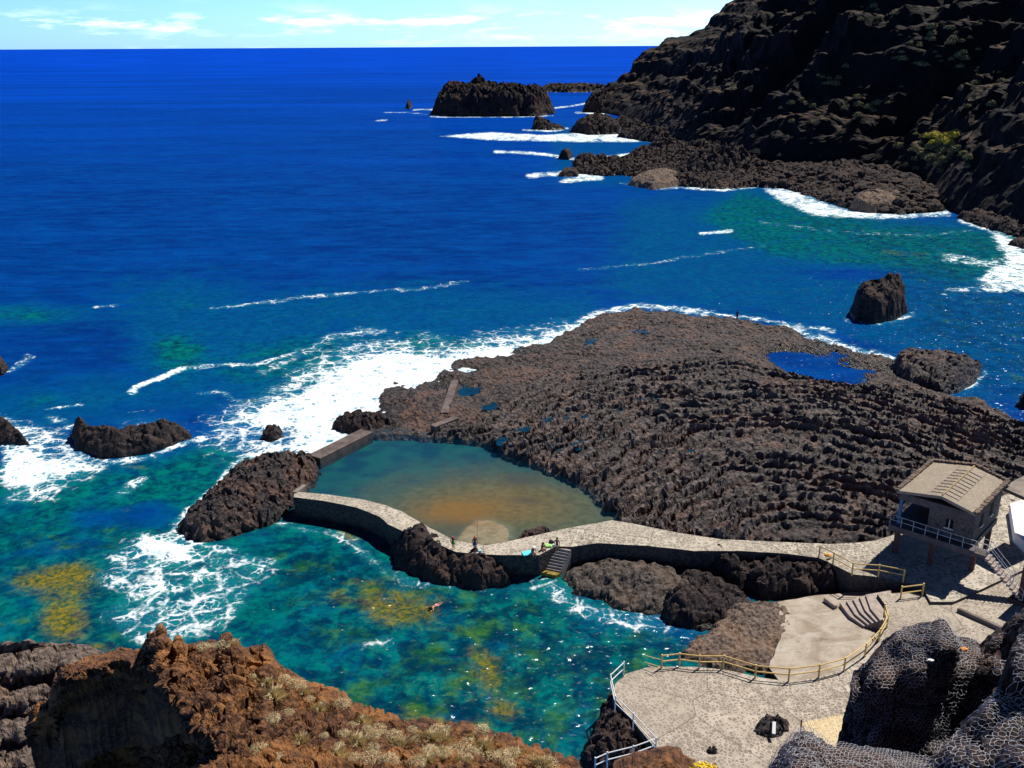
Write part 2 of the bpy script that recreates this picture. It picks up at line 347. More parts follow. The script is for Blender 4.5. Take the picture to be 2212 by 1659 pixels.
# ------------------------------------------------------------------ the sea
def sea_material():
    t = NT('sea_water'); p = t.pos(); foam_a = t.attr('foam'); teal = t.attr('teal'); weed = t.attr('weed'); far = t.attr('far'); bed = t.attr('bed')
    warp = t.vadd(p, t.noisec(p, .35, 2), 1.6)
    big = t.noise(t.map(p, (.02, .045, .02)), 1.0, 5, .6); mid = t.noise(t.map(p, (.25, .6, .3)), 1.0, 4, .6)
    streak = t.noise(t.map(p, (.0022, .014, .01), (0, 0, R(-7))), 1.0, 6, .62)
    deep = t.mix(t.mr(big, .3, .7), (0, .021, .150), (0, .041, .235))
    deep = t.mix(far, deep, t.mix(t.mr(streak, .4, .66), (0, .034, .42), (.0, .075, .80)))  # distant water painted brighter blue in place of the sky's reflection
    deep = t.mix(t.mr(mid, .3, .72, 0, .5), deep, (0, .013, .10))
    deep = t.mix(t.mr(t.noise(t.map(p, (.09, .24, .1), (0, 0, R(-12))), 1.0, 5, .68), .4, .68, 0, .45), deep, (0, .07, .30))
    tn = t.noise(warp, .22, 6, .66); tn2 = t.noise(warp, .75, 5, .7)
    shal = t.mix(t.mr(tn2, .34, .66), (0, .030, .068), (0, .135, .12))
    tv = t.math('ADD', teal, t.math('MULTIPLY', t.math('SUBTRACT', tn, .5), .9))
    col = t.mix(t.mr(tv, .0, .45), deep, t.mix(t.mr(tn2, .3, .7), (0, .042, .15), (0, .068, .20)))
    col = t.mix(t.mr(tv, .38, .9), col, shal)
    rocks = t.math('MULTIPLY', bed, t.mr(t.noise(warp, .42, 6, .7), .44, .58))                       # dark stones and kelp on the bottom
    col = t.mix(t.math('MULTIPLY', rocks, .85), col, (0, .016, .045))
    wn = t.math('ADD', t.math('MULTIPLY', tn, .5), t.math('MULTIPLY', tn2, .5))
    wf = t.mr(t.math('ADD', weed, t.math('MULTIPLY', t.math('SUBTRACT', wn, .5), 2.4)), .32, 1.0)
    wc = t.mix(t.mr(t.noise(warp, 2.2, 4, .7), .35, .65), (.02, .055, .018), (.23, .165, .006))
    gr = t.mr(t.math('ADD', t.math('MULTIPLY', bed, .55), t.math('MULTIPLY', t.math('SUBTRACT', t.noise(warp, .33, 5, .65), .5), 2.2)), .42, .9)
    col = t.mix(t.math('MULTIPLY', gr, .8), col, t.mix(t.mr(tn2, .4, .66), (.004, .07, .03), (.05, .15, .012)))
    col = t.mix(t.math('MULTIPLY', wf, .9), col, wc)
    # lacy foam: a net of bubbles that closes to solid white where the surf is strong
    fw = t.vadd(p, t.noisec(p, .55, 3), 1.5)
    e1 = t.voro(fw, .42, 'DISTANCE_TO_EDGE'); e2 = t.voro(t.vadd(fw, t.noisec(p, 2.0, 2), .35), 1.25, 'DISTANCE_TO_EDGE')
    lace = t.math('MAXIMUM', t.mr(e1, 0, .22, 1, 0), t.math('MULTIPLY', t.mr(e2, 0, .24, 1, 0), .8))
    fn = t.noise(fw, .5, 6, .68); fine = t.noise(p, 3.0, 4, .7)
    n = t.math('ADD', t.math('MULTIPLY', lace, .42), t.math('ADD', t.math('MULTIPLY', t.mr(fn, .28, .72, smooth=False), .42), t.math('MULTIPLY', t.mr(fine, .3, .7, smooth=False), .16)))
    th = t.math('SUBTRACT', 1.0, t.math('MULTIPLY', foam_a, .92))
    fo = t.mr(n, t.math('SUBTRACT', th, .06), t.math('ADD', th, .26)); fo = t.math('MULTIPLY', fo, t.mr(foam_a, .02, .15))
    milky = t.mr(t.math('ADD', foam_a, t.math('MULTIPLY', t.math('SUBTRACT', fn, .5), .5)), .12, .85, 0, .62)
    col = t.mix(milky, col, (.02, .25, .33))
    # surface
    rip = t.noise(t.map(p, (.55, 1.1, 1), (0, 0, R(12))), 1.0, 5, .62); rip2 = t.noise(t.map(p, (2.6, 4.5, 3)), 1.0, 4, .65)
    hgt = t.math('ADD', t.math('MULTIPLY', rip, .85), t.math('MULTIPLY', rip2, .22)); hgt = t.math('ADD', hgt, t.math('MULTIPLY', fo, .25))
    nb = t.bump(hgt, .9)
    d = t.node('ShaderNodeBsdfDiffuse'); t.L(col, d.inputs[0]); t.L(t.bump(hgt, .16), d.inputs['Normal'])
    g = t.node('ShaderNodeBsdfGlossy'); g.inputs['Roughness'].default_value = .22; g.inputs['Color'].default_value = (.75, .88, 1, 1)
    w0 = t.node('ShaderNodeVectorMath', operation='SUBTRACT'); t.L(t.noisec(t.map(p, (1, 1.5, 1)), 1.9, 2.5), w0.inputs[0]); w0.inputs[1].default_value = (.5, .5, .5)
    w1 = t.node('ShaderNodeVectorMath', operation='MULTIPLY_ADD'); t.L(w0.outputs[0], w1.inputs[0]); w1.inputs[1].default_value = (1.6, 1.6, 0); t.L(t.geo.outputs['Normal'], w1.inputs[2])
    w2 = t.node('ShaderNodeVectorMath', operation='NORMALIZE'); t.L(w1.outputs[0], w2.inputs[0]); t.L(w2.outputs[0], g.inputs['Normal'])
    m1 = t.node('ShaderNodeMixShader'); m1.inputs[0].default_value = .02; t.L(d.outputs[0], m1.inputs[1]); t.L(g.outputs[0], m1.inputs[2])
    fd = t.node('ShaderNodeBsdfDiffuse'); t.L(t.mix(t.mr(t.math('ADD', t.math('MULTIPLY', fn, .6), t.math('MULTIPLY', fine, .4)), .34, .62), (.40, .54, .64), (.84, .87, .89)), fd.inputs[0]); t.L(t.bump(t.math('ADD', n, fine), .05), fd.inputs['Normal'])
    m2 = t.node('ShaderNodeMixShader'); t.L(fo, m2.inputs[0]); t.L(m1.outputs[0], m2.inputs[1]); t.L(fd.outputs[0], m2.inputs[2])
    return t.done(m2.outputs[0])
M['sea'] = sea_material()

def sea_masks(u, v):
    q = P(u, v, 0.0); q[:, 2] = 0; k = np.clip(90 / np.maximum(q[:, 1], 20), .1, 2)
    u = u + fbm(q * .11, 3, 91) * 48 * k; v = v + fbm(q * .11, 3, 95) * 20 * k * np.clip(100 / np.maximum(q[:, 1], 50), .2, 1.2)
    A = 1.6                                                   # picture heights count more: the water is seen at a slant
    f = np.zeros_like(u); te = f.copy(); we = f.copy(); bed = f.copy()
    def poly(pts, soft): return sst(-soft, soft, sdf(u, v * A, [(a, b * A) for a, b in pts]))
    def line(pts, w): return 1 - sst(0, w * 1.15, pld(u, v * A, [(a, b * A) for a, b in pts]))
    def blob(cu, cv, ru, rv, rot=0):
        c, s = math.cos(R(rot)), math.sin(R(rot)); x, y = u - cu, v - cv; return np.exp(-1.2 * (((x * c + y * s) / ru) ** 2 + ((-x * s + y * c) / rv) ** 2))
    F = []
    F.append(1.0 * poly([(480, 898), (560, 885), (640, 850), (700, 800), (770, 768), (850, 758), (960, 765), (1040, 748), (1140, 738), (1210, 712), (1290, 684), (1370, 690), (1200, 760), (1060, 800), (960, 830), (900, 870), (850, 900), (800, 935), (690, 990), (590, 980), (640, 930), (560, 925)], 36))
    F.append(.54 * poly([(430, 900), (560, 850), (640, 780), (740, 735), (860, 720), (960, 735), (1050, 715), (1180, 700), (1290, 668), (1300, 720), (900, 830), (700, 990), (560, 1000), (430, 940)], 55))
    F.append(.5 * blob(800, 715, 60, 14)); F.append(.45 * blob(520, 965, 150, 55)); F.append(.42 * blob(330, 930, 120, 45)); F.append(.45 * blob(930, 730, 60, 20))
    F += [a * line(p, w) for a, p, w in (
        (.50, [(455, 668), (540, 658), (640, 645), (770, 632)], 13), (.42, [(770, 632), (900, 625), (1010, 609)], 12), (.40, [(1250, 584), (1400, 570), (1520, 550), (1650, 531)], 10),
        (.95, [(287, 850), (292, 836), (345, 818), (392, 800)], 13), (.55, [(392, 800), (450, 792), (560, 788), (600, 775), (640, 758)], 13), (.5, [(560, 810), (640, 770), (720, 730), (800, 715)], 22),
        (.5, [(430, 852), (470, 845), (540, 880)], 14), (.5, [(100, 885), (180, 872)], 10), (.42, [(250, 660), (200, 665)], 12),
        (.72, [(378, 1135), (430, 1085), (470, 1045), (520, 1000), (600, 975)], 22), (.7, [(370, 1150), (430, 1180), (500, 1190)], 22), (.45, [(600, 1135), (700, 1152), (770, 1172), (840, 1225), (880, 1255), (1000, 1270)], 34),
        (.56, [(250, 1072), (310, 1030)], 20), (.50, [(1165, 1245), (1240, 1300), (1330, 1335), (1420, 1350)], 60), (.45, [(1180, 1250), (1160, 1270), (1100, 1275)], 20),
        (.5, [(1215, 1640), (1240, 1655)], 22), (.4, [(780, 1405), (840, 1385)], 26), (.9, [(1070, 328), (1130, 330), (1180, 334), (1240, 344)], 9),
        (.95, [(1142, 380), (1220, 374), (1300, 384), (1215, 391)], 14), (.75, [(1345, 396), (1420, 408), (1500, 403)], 8), (.9, [(895, 237), (945, 236)], 6), (.6, [(830, 243), (880, 243), (920, 247)], 4), (.85, [(815, 261), (836, 259)], 6),
        (.85, [(930, 252), (1000, 253), (1100, 253), (1195, 250)], 4), (.9, [(1200, 233), (1240, 228), (1275, 222)], 6), (1.0, [(1245, 243), (1335, 246)], 7), (.85, [(1130, 281), (1200, 283), (1225, 277)], 6),
        (1.0, [(1290, 345), (1360, 335)], 14), (.9, [(1370, 300), (1430, 309)], 8), (.95, [(1480, 406), (1560, 411), (1640, 402)], 9), (.9, [(1640, 402), (1700, 405)], 8),
        (.62, [(2040, 556), (2130, 568), (2212, 560)], 30), (.60, [(2040, 628), (2150, 622)], 26), (.40, [(1640, 480), (1800, 500), (2000, 510), (2100, 500)], 14), (.75, [(2070, 475), (2130, 495), (2212, 512)], 14),
        (.85, [(1512, 506), (1545, 503), (1580, 499)], 11), (.45, [(1830, 690), (1900, 700), (1965, 680)], 22), (.62, [(1240, 705), (1290, 678), (1370, 663), (1450, 668), (1530, 678)], 24),
        (.5, [(1530, 678), (1650, 690), (1720, 704), (1800, 716)], 16), (.6, [(1690, 708), (1780, 735), (1860, 765), (1920, 775)], 34), (.5, [(2040, 850), (2100, 835), (2125, 805)], 14), (.6, [(155, 975), (230, 1000), (330, 990), (440, 950)], 20), (.6, [(560, 955), (620, 945)], 18), (.5, [(0, 805), (30, 800), (60, 770)], 16), (.5, [(110, 905), (160, 930)], 30))]
    F.append(1.0 * poly([(950, 294), (1050, 285), (1180, 291), (1290, 284), (1360, 290), (1435, 306), (1250, 307), (1050, 303)], 5))
    F.append(.98 * poly([(1648, 408), (1700, 404), (1765, 432), (1830, 452), (1950, 464), (2040, 452), (2060, 466), (1900, 474), (1760, 467), (1690, 440)], 12))
    F.append(.95 * poly([(2130, 495), (2240, 520), (2400, 600), (2400, 640), (2140, 630), (2110, 596), (2170, 560)], 20))
    F.append(.92 * poly([(0, 960), (90, 975), (170, 1000), (225, 1010), (150, 1040), (60, 1062), (0, 1058)], 30)); F.append(.55 * poly([(0, 900), (150, 930), (240, 1020), (100, 1090), (0, 1090)], 40))
    F.append(.50 * poly([(360, 1140), (400, 1170), (500, 1190), (590, 1212), (600, 1245), (540, 1310), (460, 1370), (340, 1405), (255, 1375), (215, 1325), (250, 1290), (190, 1265), (230, 1200), (300, 1160)], 34))
    F.append(1.08 * blob(350, 1190, 85, 38, 10)); F.append(.68 * blob(330, 1270, 100, 30, -20))
    for a in F: f = np.maximum(f, a)
    f = f * np.clip(.93 + .5 * fbm(np.stack([u * .03, v * .05, u * 0], -1), 3, 97), .4, 1.15)
    fr = (v < 440) | (u > 1600) & (v < 660); f = np.where(fr, f * np.clip(.80 + .75 * fbm(np.stack([u * .045, v * .2, u * 0], -1), 3, 98), .3, 1.02), f)
    T = [.7 * blob(60, 680, 170, 26), .5 * blob(400, 660, 190, 70), .9 * blob(385, 765, 100, 70), .75 * blob(650, 790, 300, 110), .42 * poly([(250, 650), (900, 610), (1300, 640), (1300, 760), (-100, 960), (-100, 860), (300, 800)], 80), .40 * poly([(1350, 430), (1700, 400), (2300, 560), (2300, 900), (1800, 720), (1300, 640)], 80), .55 * blob(100, 880, 120, 60), .75 * blob(930, 745, 240, 40),
         .8 * poly([(-200, 1010), (250, 1000), (480, 960), (700, 1000), (900, 1160), (1250, 1190), (1500, 1270), (1800, 1280), (1800, 1700), (-200, 1700)], 60),
         .45 * blob(1800, 440, 380, 60), .75 * poly([(1600, 400), (1900, 470), (2300, 500), (2300, 640), (1990, 610), (1850, 590), (1650, 560), (1480, 470)], 50), .6 * blob(1980, 545, 170, 32, 8), .45 * blob(2080, 800, 150, 120), .55 * poly([(1180, 260), (1460, 300), (1500, 410), (1200, 400)], 20) * .5]
    for a in T: te = np.maximum(te, a)
    te = te - .55 * blob(330, 1110, 60, 25) - .5 * blob(230, 1120, 80, 25) - .3 * blob(1420, 1350, 120, 40) - .3 * blob(150, 1190, 110, 25) - .4 * blob(1850, 590, 150, 16) - .25 * blob(620, 1080, 120, 40)
    W = [1.0 * blob(110, 1262, 130, 44), 1.0 * blob(150, 1335, 70, 62), .5 * blob(40, 1270, 60, 25), .8 * blob(755, 1160, 48, 18, 25), .5 * blob(545, 872, 60, 10), .85 * blob(860, 1305, 130, 60, 10), .85 * blob(1045, 1440, 50, 90, -25), .75 * blob(1080, 1520, 50, 45), .9 * blob(960, 1560, 110, 36), .6 * blob(720, 1290, 70, 30),
         .5 * blob(1250, 1420, 60, 20), .35 * blob(640, 1250, 50, 18), .5 * blob(1960, 548, 90, 12, 5), .55 * blob(2165, 622, 45, 9), .7 * blob(190, 1395, 70, 15), .45 * blob(960, 1350, 70, 30), .4 * blob(290, 1100, 50, 14), .55 * blob(295, 1010, 40, 10), .3 * blob(1000, 1500, 150, 90)]
    for a in W: we = np.maximum(we, a)
    bed = np.maximum(.95 * poly([(560, 1190), (760, 1180), (880, 1260), (1150, 1270), (1300, 1340), (1480, 1380), (1460, 1700), (500, 1700), (640, 1400)], 60), .6 * poly([(-200, 1130), (300, 1110), (300, 1420), (-200, 1420)], 60)); bed = np.maximum(bed, .55 * poly([(1600, 440), (2300, 520), (2300, 880), (2050, 820), (1900, 560)], 60))
    bed = bed - .6 * blob(640, 1430, 110, 60) - .4 * blob(480, 1250, 120, 60) - .35 * blob(1080, 1290, 80, 20)
    return np.clip(f, 0, 1), np.clip(te, 0, 1), np.clip(we, 0, 1), np.clip(bed, 0, 1)
def axis(a, b, s, lo, hi, g):
    x = list(np.arange(a, b, s)); q = s
    while x[-1] < hi: q *= g; x.append(x[-1] + q)
    q = s; y = [a]
    while y[-1] > lo: q *= g; y.append(y[-1] - q)
    return np.array(y[:0:-1] + x)
def build_sea():
    xs = axis(-75, 150, .6, -60000, 60000, 1.045); ys = axis(22, 190, .6, -300, 90000, 1.02)
    X, Y = np.meshgrid(xs, ys); X = X.ravel(); Y = Y.ravel(); p = np.stack([X, Y, np.zeros_like(X)], -1)
    u, v, z = project(p); ok = (z > 1) & (u > -300) & (u < 2512) & (v < 1800) & (v > 150)
    foam = np.zeros(len(X)); teal = foam.copy(); weed = foam.copy(); bed = foam.copy()
    foam[ok], teal[ok], weed[ok], bed[ok] = sea_masks(u[ok], v[ok])
    far = sst(2.25, 3.7, np.log10(np.maximum(Y, 10)))  # weight of the painted sky reflection, growing with distance
    near = ok & (Y < 420); Z = np.zeros(len(X)); q = p[near]; fade = 1 - sst(200, 420, q[:, 1])
    w = fbm(q * np.array([.09, .16, 1]), 4, 3) * .28 + fbm(q * np.array([.5, .8, 1]), 3, 11) * .10
    Z[near] = fade * (w + foam[near] * (.10 + .14 * ridged(q * .4, 3, 5)))
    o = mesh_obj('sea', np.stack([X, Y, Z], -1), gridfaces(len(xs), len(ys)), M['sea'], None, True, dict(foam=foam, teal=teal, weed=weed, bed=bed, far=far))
    tag(o, 'deep blue sea with white surf and green shallows reaching the horizon', 'sea', kind='structure')
build_sea()

# ------------------------------------------------------------------ the headland behind the bay
def build_cliff():
    foot = PL([(2500, 640), (2330, 560), (2212, 512), (2120, 480), (2035, 449), (2000, 405), (1950, 385), (1880, 372), (1780, 366), (1640, 350), (1560, 332), (1480, 320), (1420, 300), (1400, 272), (1330, 250), (1262, 238)])[:, :2]
    foot = np.concatenate([foot, foot[-1:] + np.array([[10, 40]]), foot[-1:] + np.array([[60, 90]])])
    S = smoothline(foot, 1.3); ns = len(S)
    prof = np.array([[0, -1.5], [1, 2], [6, 9], [16, 18], [26, 25], [40, 34], [43, 46], [60, 57], [84, 68], [103, 73], [112, 88], [150, 122], [220, 150]], float)
    D = np.concatenate([np.linspace(0, 60, 70, endpoint=False), np.linspace(60, 150, 62, endpoint=False), np.linspace(150, 220, 12)]); nd = len(D)
    nrm = np.array([.94, .34])
    s, d = np.meshgrid(np.arange(ns), D, indexing='ij'); s = s.ravel().astype(int); d = d.ravel()
    B = S[s] + d[:, None] * nrm
    Z = np.interp(d, prof[:, 0], prof[:, 1])
    ramp = sst(0, 25, d); q = np.stack([B[:, 0], B[:, 1], Z * 0], -1)
    # spurs and gullies that climb inland, then steps of lava flows
    along = S[s] @ np.array([-.34, .94]); sp = ridged(np.stack([d * .006 + along * .016, along * .004 - d * .004, Z * 0], -1) * 1.35 + fbm(q * .02, 2, 4)[:, None] * .25, 3, 21)
    tip = sst(470, 640, along); Z = Z * (1 - .24 * tip); Z = Z + ramp * (1 - .75 * tip) * ((sp - .60) * 34 + fbm(q * .035, 4, 8) * 9)
    st = 8.5; ph = Z / st + fbm(q * .02, 2, 33) * .8; fr = ph - np.floor(ph); Z = Z + ramp * st * .75 * (sst(.35, .95, fr) - fr)
    p = np.stack([B[:, 0], B[:, 1], Z], -1)
    rg = ridged(p * .075, 5, 12); f1, f2 = worley(p * .16, 3)
    off = (rg - .62) * (7 - 3.5 * tip) * sst(0, 12, d) + (f1 - .4) * -1.7 * sst(0, 6, d) + fbm(p * .5, 4, 6) * .8
    p = p + np.stack([-.75 * off, -.25 * off, .6 * off], -1)
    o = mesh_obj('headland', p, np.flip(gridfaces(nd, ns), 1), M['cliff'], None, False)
    tag(o, 'dark volcanic headland falling steeply to the far side of the bay', 'cliff', kind='structure'); return o
cliff = build_cliff()

# ------------------------------------------------------------------ lava shelf with rope-like flow arcs
POOLZ, WALKZ, PLAZAZ = 1.0, 2.3, 2.95
shelf_sea = [(790, 945, .6), (770, 925, .3), (832, 905, .3), (806, 868, .3), (815, 835, .3), (850, 818, .3), (905, 833, .3), (950, 800, .3), (985, 772, .3), (1060, 772, .3), (1105, 753, .3), (1180, 738, .3), (1240, 706, .2), (1290, 683, .2), (1370, 668, .2), (1450, 675, .2), (1530, 685, .3), (1590, 686, .4),
             (1640, 698, .4), (1700, 706, .4), (1760, 722, .3), (1850, 760, .2), (1925, 770, .4), (1990, 800, .5), (2050, 850, .5), (2110, 850, .5), (2150, 880, .5), (2200, 900, .5), (2290, 940, .5), (2420, 1000, .5)]
shelf_land = [(2420, 1130, 2), (2250, 1110, 2), (2100, 1150, 2.4), (1935, 1158, 2.4), (1890, 1171, 2.4), (1850, 1176, 2.4), (1790, 1178, 2.4), (1700, 1174, 2.3), (1560, 1168, 2.3), (1460, 1153, 2.3), (1360, 1133, 2.3), (1322, 1124, 2.2), (1318, 1112, 1), (1290, 1098, 1), (1280, 1072, 1), (1245, 1050, 1), (1180, 1020, 1), (1105, 994, 1), (1035, 958, 1), (940, 948, 1), (850, 944, 1), (805, 948, 1)]
def build_shelf():
    sea_w, land_w = PL(shelf_sea), PL(shelf_land); poly = np.concatenate([sea_w, land_w])[:, :2]
    C = P(1840, 1250, 2.4)[:2]
    def hf(X, Y, d):
        ds = pld(X, Y, sea_w); h = .22 + .9 * sst(0, 9, ds) + 1.0 * sst(6, 30, ds) + .3 * sst(20, 50, ds)
        dp = pld(X, Y, land_w[-11:]); h = np.minimum(h, 1.55 + .10 * dp); return h
    pools = [(1012, 838, 3.0, 1.6, 1.1), (1760, 775, 8, 4, 2.0), (1700, 748, 5, 3, 1.5), (1820, 800, 5, 3, 1.5), (1060, 872, 2.5, 1.5, .8), (1330, 890, 1.6, 1.0, .7), (1180, 910, 1.2, .8, .7), (1130, 930, 1.5, .8, .8), (1480, 985, 1.6, .7, .7), (1270, 905, 1.2, .7, .6)]
    def extra(X, Y, d):
        q = np.stack([X, Y, X * 0], -1); dx, dy = X - C[0], Y - C[1]
        wv = fbm(q * .06, 3, 41); r = np.sqrt(dx * dx * .95 + dy * dy * .62) + wv * 5; th = np.arctan2(dy, dx)
        arcs = sst(5, 10, r) * (1 - sst(42, 52, r)) * .75 + .25
        pc = np.stack([r * .42, th * 1.9, X * 0], -1); rope = ridged(pc + fbm(q * .45, 2, 2)[:, None] * .16, 3, 50)
        pc2 = np.stack([r * 1.05, th * 4.5, X * 0], -1); rope2 = ridged(pc2 + fbm(q * 1.0, 2, 6)[:, None] * .22, 3, 57)
        dsea = pld(X, Y, sea_w); edgy = 1 - sst(6, 24, dsea)
        blk = ridged(q * .13, 4, 61); pit = sst(.32, .6, fbm(q * .28, 3, 66))
        ph = fbm(q * .10, 2, 80) * 1.0 + fbm(q * .7, 3, 81) * .27; amp = np.clip(.75 + .8 * fbm(np.stack([r * .25, th * 3, X * 0], -1), 3, 82), .12, 1.2)
        f1w = worley(q * .9 + fbm(q * .8, 2, 86)[:, None] * .4, 87)[0]; f1 = r / 1.75 + ph; f1 = f1 - np.floor(f1); f2 = r / .8 + ph * 1.8 + fbm(q * 1.7, 2, 83) * .3; f2 = f2 - np.floor(f2)
        saw = (1 - f1) * sst(0, .14, f1); saw2 = (1 - f2) * sst(0, .2, f2)          # each tongue of lava drops steeply on its inner side
        z = arcs * ((saw - .45) * 1.2 * amp + (saw2 - .45) * .5 * amp + (rope2 - .5) * .75 + (f1w - .4) * -.5) + edgy * (blk - .55) * 1.7 + fbm(q * 2.2, 3, 70) * .32 - pit * .8
        for (u, v, rx, ry, dep) in pools:
            c = P(u, v, 1.5); g = np.exp(-(((X - c[0]) / rx) ** 2 + ((Y - c[1]) / (ry * 1.7)) ** 2)); z = z - g * dep
        k = np.clip(arcs, 0, 1)
        return z, dict(band=k * np.clip(sst(.8, .1, f1) * .5 * amp + sst(.6, .95, rope2) * .3 + .3 * sst(.1, .5, fbm(q * .05, 3, 77)), 0, .9), hollow=np.clip(.8 * sst(.8, 1, f1) * k * amp + .5 * sst(.75, 1, f2) * k + .5 * sst(.45, .1, rope2) * k + pit * .8 + edgy * sst(.5, .2, blk), 0, 1))  # hollow: shade of creases and pits, painted as darker rock
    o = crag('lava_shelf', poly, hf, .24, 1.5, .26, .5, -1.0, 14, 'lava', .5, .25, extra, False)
    tag(o, 'broad dark lava shelf ribbed with curved rope-like flow lines', 'lava shelf', kind='structure')
    return o
shelf = build_shelf()
def water_mat(name, tint, refl=.10, alpha=.75):              # clear shallow water over a real bottom
    t = NT(name); p = t.pos(); n = t.bump(t.math('ADD', t.noise(p, 1.8, 4), t.math('MULTIPLY', t.noise(p, 6, 3), .3)), .12)
    tr = t.node('ShaderNodeBsdfTransparent'); tr.inputs[0].default_value = (*tint, 1)
    df = t.node('ShaderNodeBsdfDiffuse'); df.inputs[0].default_value = (0, .060, .14, 1)
    g = t.node('ShaderNodeBsdfGlossy'); g.inputs['Roughness'].default_value = .05; t.L(n, g.inputs['Normal'])
    a = t.node('ShaderNodeMixShader'); a.inputs[0].default_value = 1 - alpha; t.L(tr.outputs[0], a.inputs[1]); t.L(df.outputs[0], a.inputs[2])
    m = t.node('ShaderNodeMixShader'); m.inputs[0].default_value = refl; t.L(a.outputs[0], m.inputs[1]); t.L(g.outputs[0], m.inputs[2]); return t.done(m.outputs[0])
M['pool'] = water_mat('pool_water', (.84, .93, .92), .06, .92)
M['puddle'] = water_mat('puddle_water', (.06, .30, .60), .12, .55)
def sheet(name, poly, mat, z=None, step=1.0):
    poly = [Vector((float(a[0]), float(a[1]), float(a[2] if z is None else z))) for a in poly]
    from mathutils.geometry import tessellate_polygon
    return mesh_obj(name, np.array([tuple(q) for q in poly]), np.array(tessellate_polygon([poly])), M[mat], None, False)

# ------------------------------------------------------------------ the sheltered pool
def build_pool():
    outline = PL([(660, 1010), (700, 990), (800, 930), (850, 925), (940, 935), (1040, 945), (1110, 980), (1190, 1008), (1260, 1040), (1300, 1070), (1330, 1105), (1345, 1128), (1300, 1140), (1220, 1165), (1120, 1185), (980, 1185), (900, 1150), (820, 1110), (700, 1085), (630, 1075)], POOLZ)
    w = sheet('pool_water', outline, 'pool', POOLZ); tag(w, 'still blue green water of the walled sea pool', 'pool water', kind='structure')
    x0, y0 = outline[:, 0].min(), outline[:, 1].min(); x1, y1 = outline[:, 0].max(), outline[:, 1].max(); nx, ny = int((x1 - x0) / .35), int((y1 - y0) / .35)
    X, Y = np.meshgrid(np.linspace(x0, x1, nx), np.linspace(y0, y1, ny)); X = X.ravel(); Y = Y.ravel(); p = np.stack([X, Y, X * 0], -1)
    beach = P(1035, 1165, 1.0); dep = np.clip(np.hypot(X - beach[0], (Y - beach[1]) * .9) / 26, 0, 1)
    u, v, _ = project(np.stack([X, Y, X * 0 + .3], -1)); n = fbm(p * .25, 4, 3) * 26
    def bl(cu, cv, ru, rv): return np.exp(-((u - cu + n) / ru) ** 2 - ((v - cv + n * .5) / rv) ** 2)
    ramp = sst(24, -6, np.abs(0) + sdf(u, v * 1.6, [(a, b * 1.6) for a, b in [(985, 1190), (1002, 1165), (1016, 1150), (1032, 1140), (1055, 1139), (1078, 1145), (1098, 1158), (1095, 1190)]]) * -1)
    Z = POOLZ - .10 - .55 * dep ** .8 + fbm(p * .5, 4, 9) * .05 + ramp * .25
    att = dict(deep=sst(.36, .85, dep + n / 130), orange=np.clip(1.1 * bl(985, 1113, 80, 24) + .35 * bl(1060, 1105, 150, 40), 0, 1), algae=bl(1120, 1040, 45, 14) + bl(1140, 1088, 30, 7) + .5 * bl(1000, 1150, 60, 18), ramp=ramp, sand=np.clip(1.2 * bl(1100, 1090, 220, 70), 0, 1))
    t = NT('pool_floor'); q = t.pos(); f = t.noise(q, 1.2, 6, .7)
    c = t.mix(t.mr(f, .3, .7), (.055, .085, .062), (.10, .115, .072))
    c = t.mix(t.math('MULTIPLY', t.attr('sand'), .85), c, t.mix(t.mr(f, .35, .65), (.125, .088, .030), (.215, .15, .058)))
    c = t.mix(t.math('MULTIPLY', t.attr('orange'), t.mr(f, .25, .6, .55, 1.0)), c, (.30, .13, .018)); c = t.mix(t.math('MULTIPLY', t.attr('algae'), t.mr(f, .3, .6)), c, (.10, .06, .045))
    c = t.mix(t.attr('deep'), c, t.mix(t.mr(t.noise(q, .35, 5), .35, .65), (.003, .05, .095), (.008, .095, .105))); c = t.mix(t.math('MULTIPLY', t.math('MULTIPLY', t.attr('ramp'), .5), t.mr(t.noise(q, .8, 4), .35, .55, .35, 1.0)), c, t.mix(t.mr(f, .3, .7), (.26, .205, .15), (.36, .29, .215))); mat = t.done(t.bsdf(c, .9, None, .1))
    o = mesh_obj('pool_floor', np.stack([X, Y, Z], -1), (lambda F: F[(sdf(X, Y, outline[:, :2]) > .2)[F].all(1)])(gridfaces(nx, ny)), mat, None, True, att); tag(o, 'sandy pool bottom with an orange algae patch', 'pool floor', kind='structure')
build_pool()
shelf_bvh = BVHTree.FromPolygons([tuple(v.co) for v in shelf.data.vertices], [tuple(p.vertices) for p in shelf.data.polygons])
def shelf_z(x, y): h = shelf_bvh.ray_cast(Vector((x, y, 30)), Vector((0, 0, -1)))[0]; return h.z if h else 0.
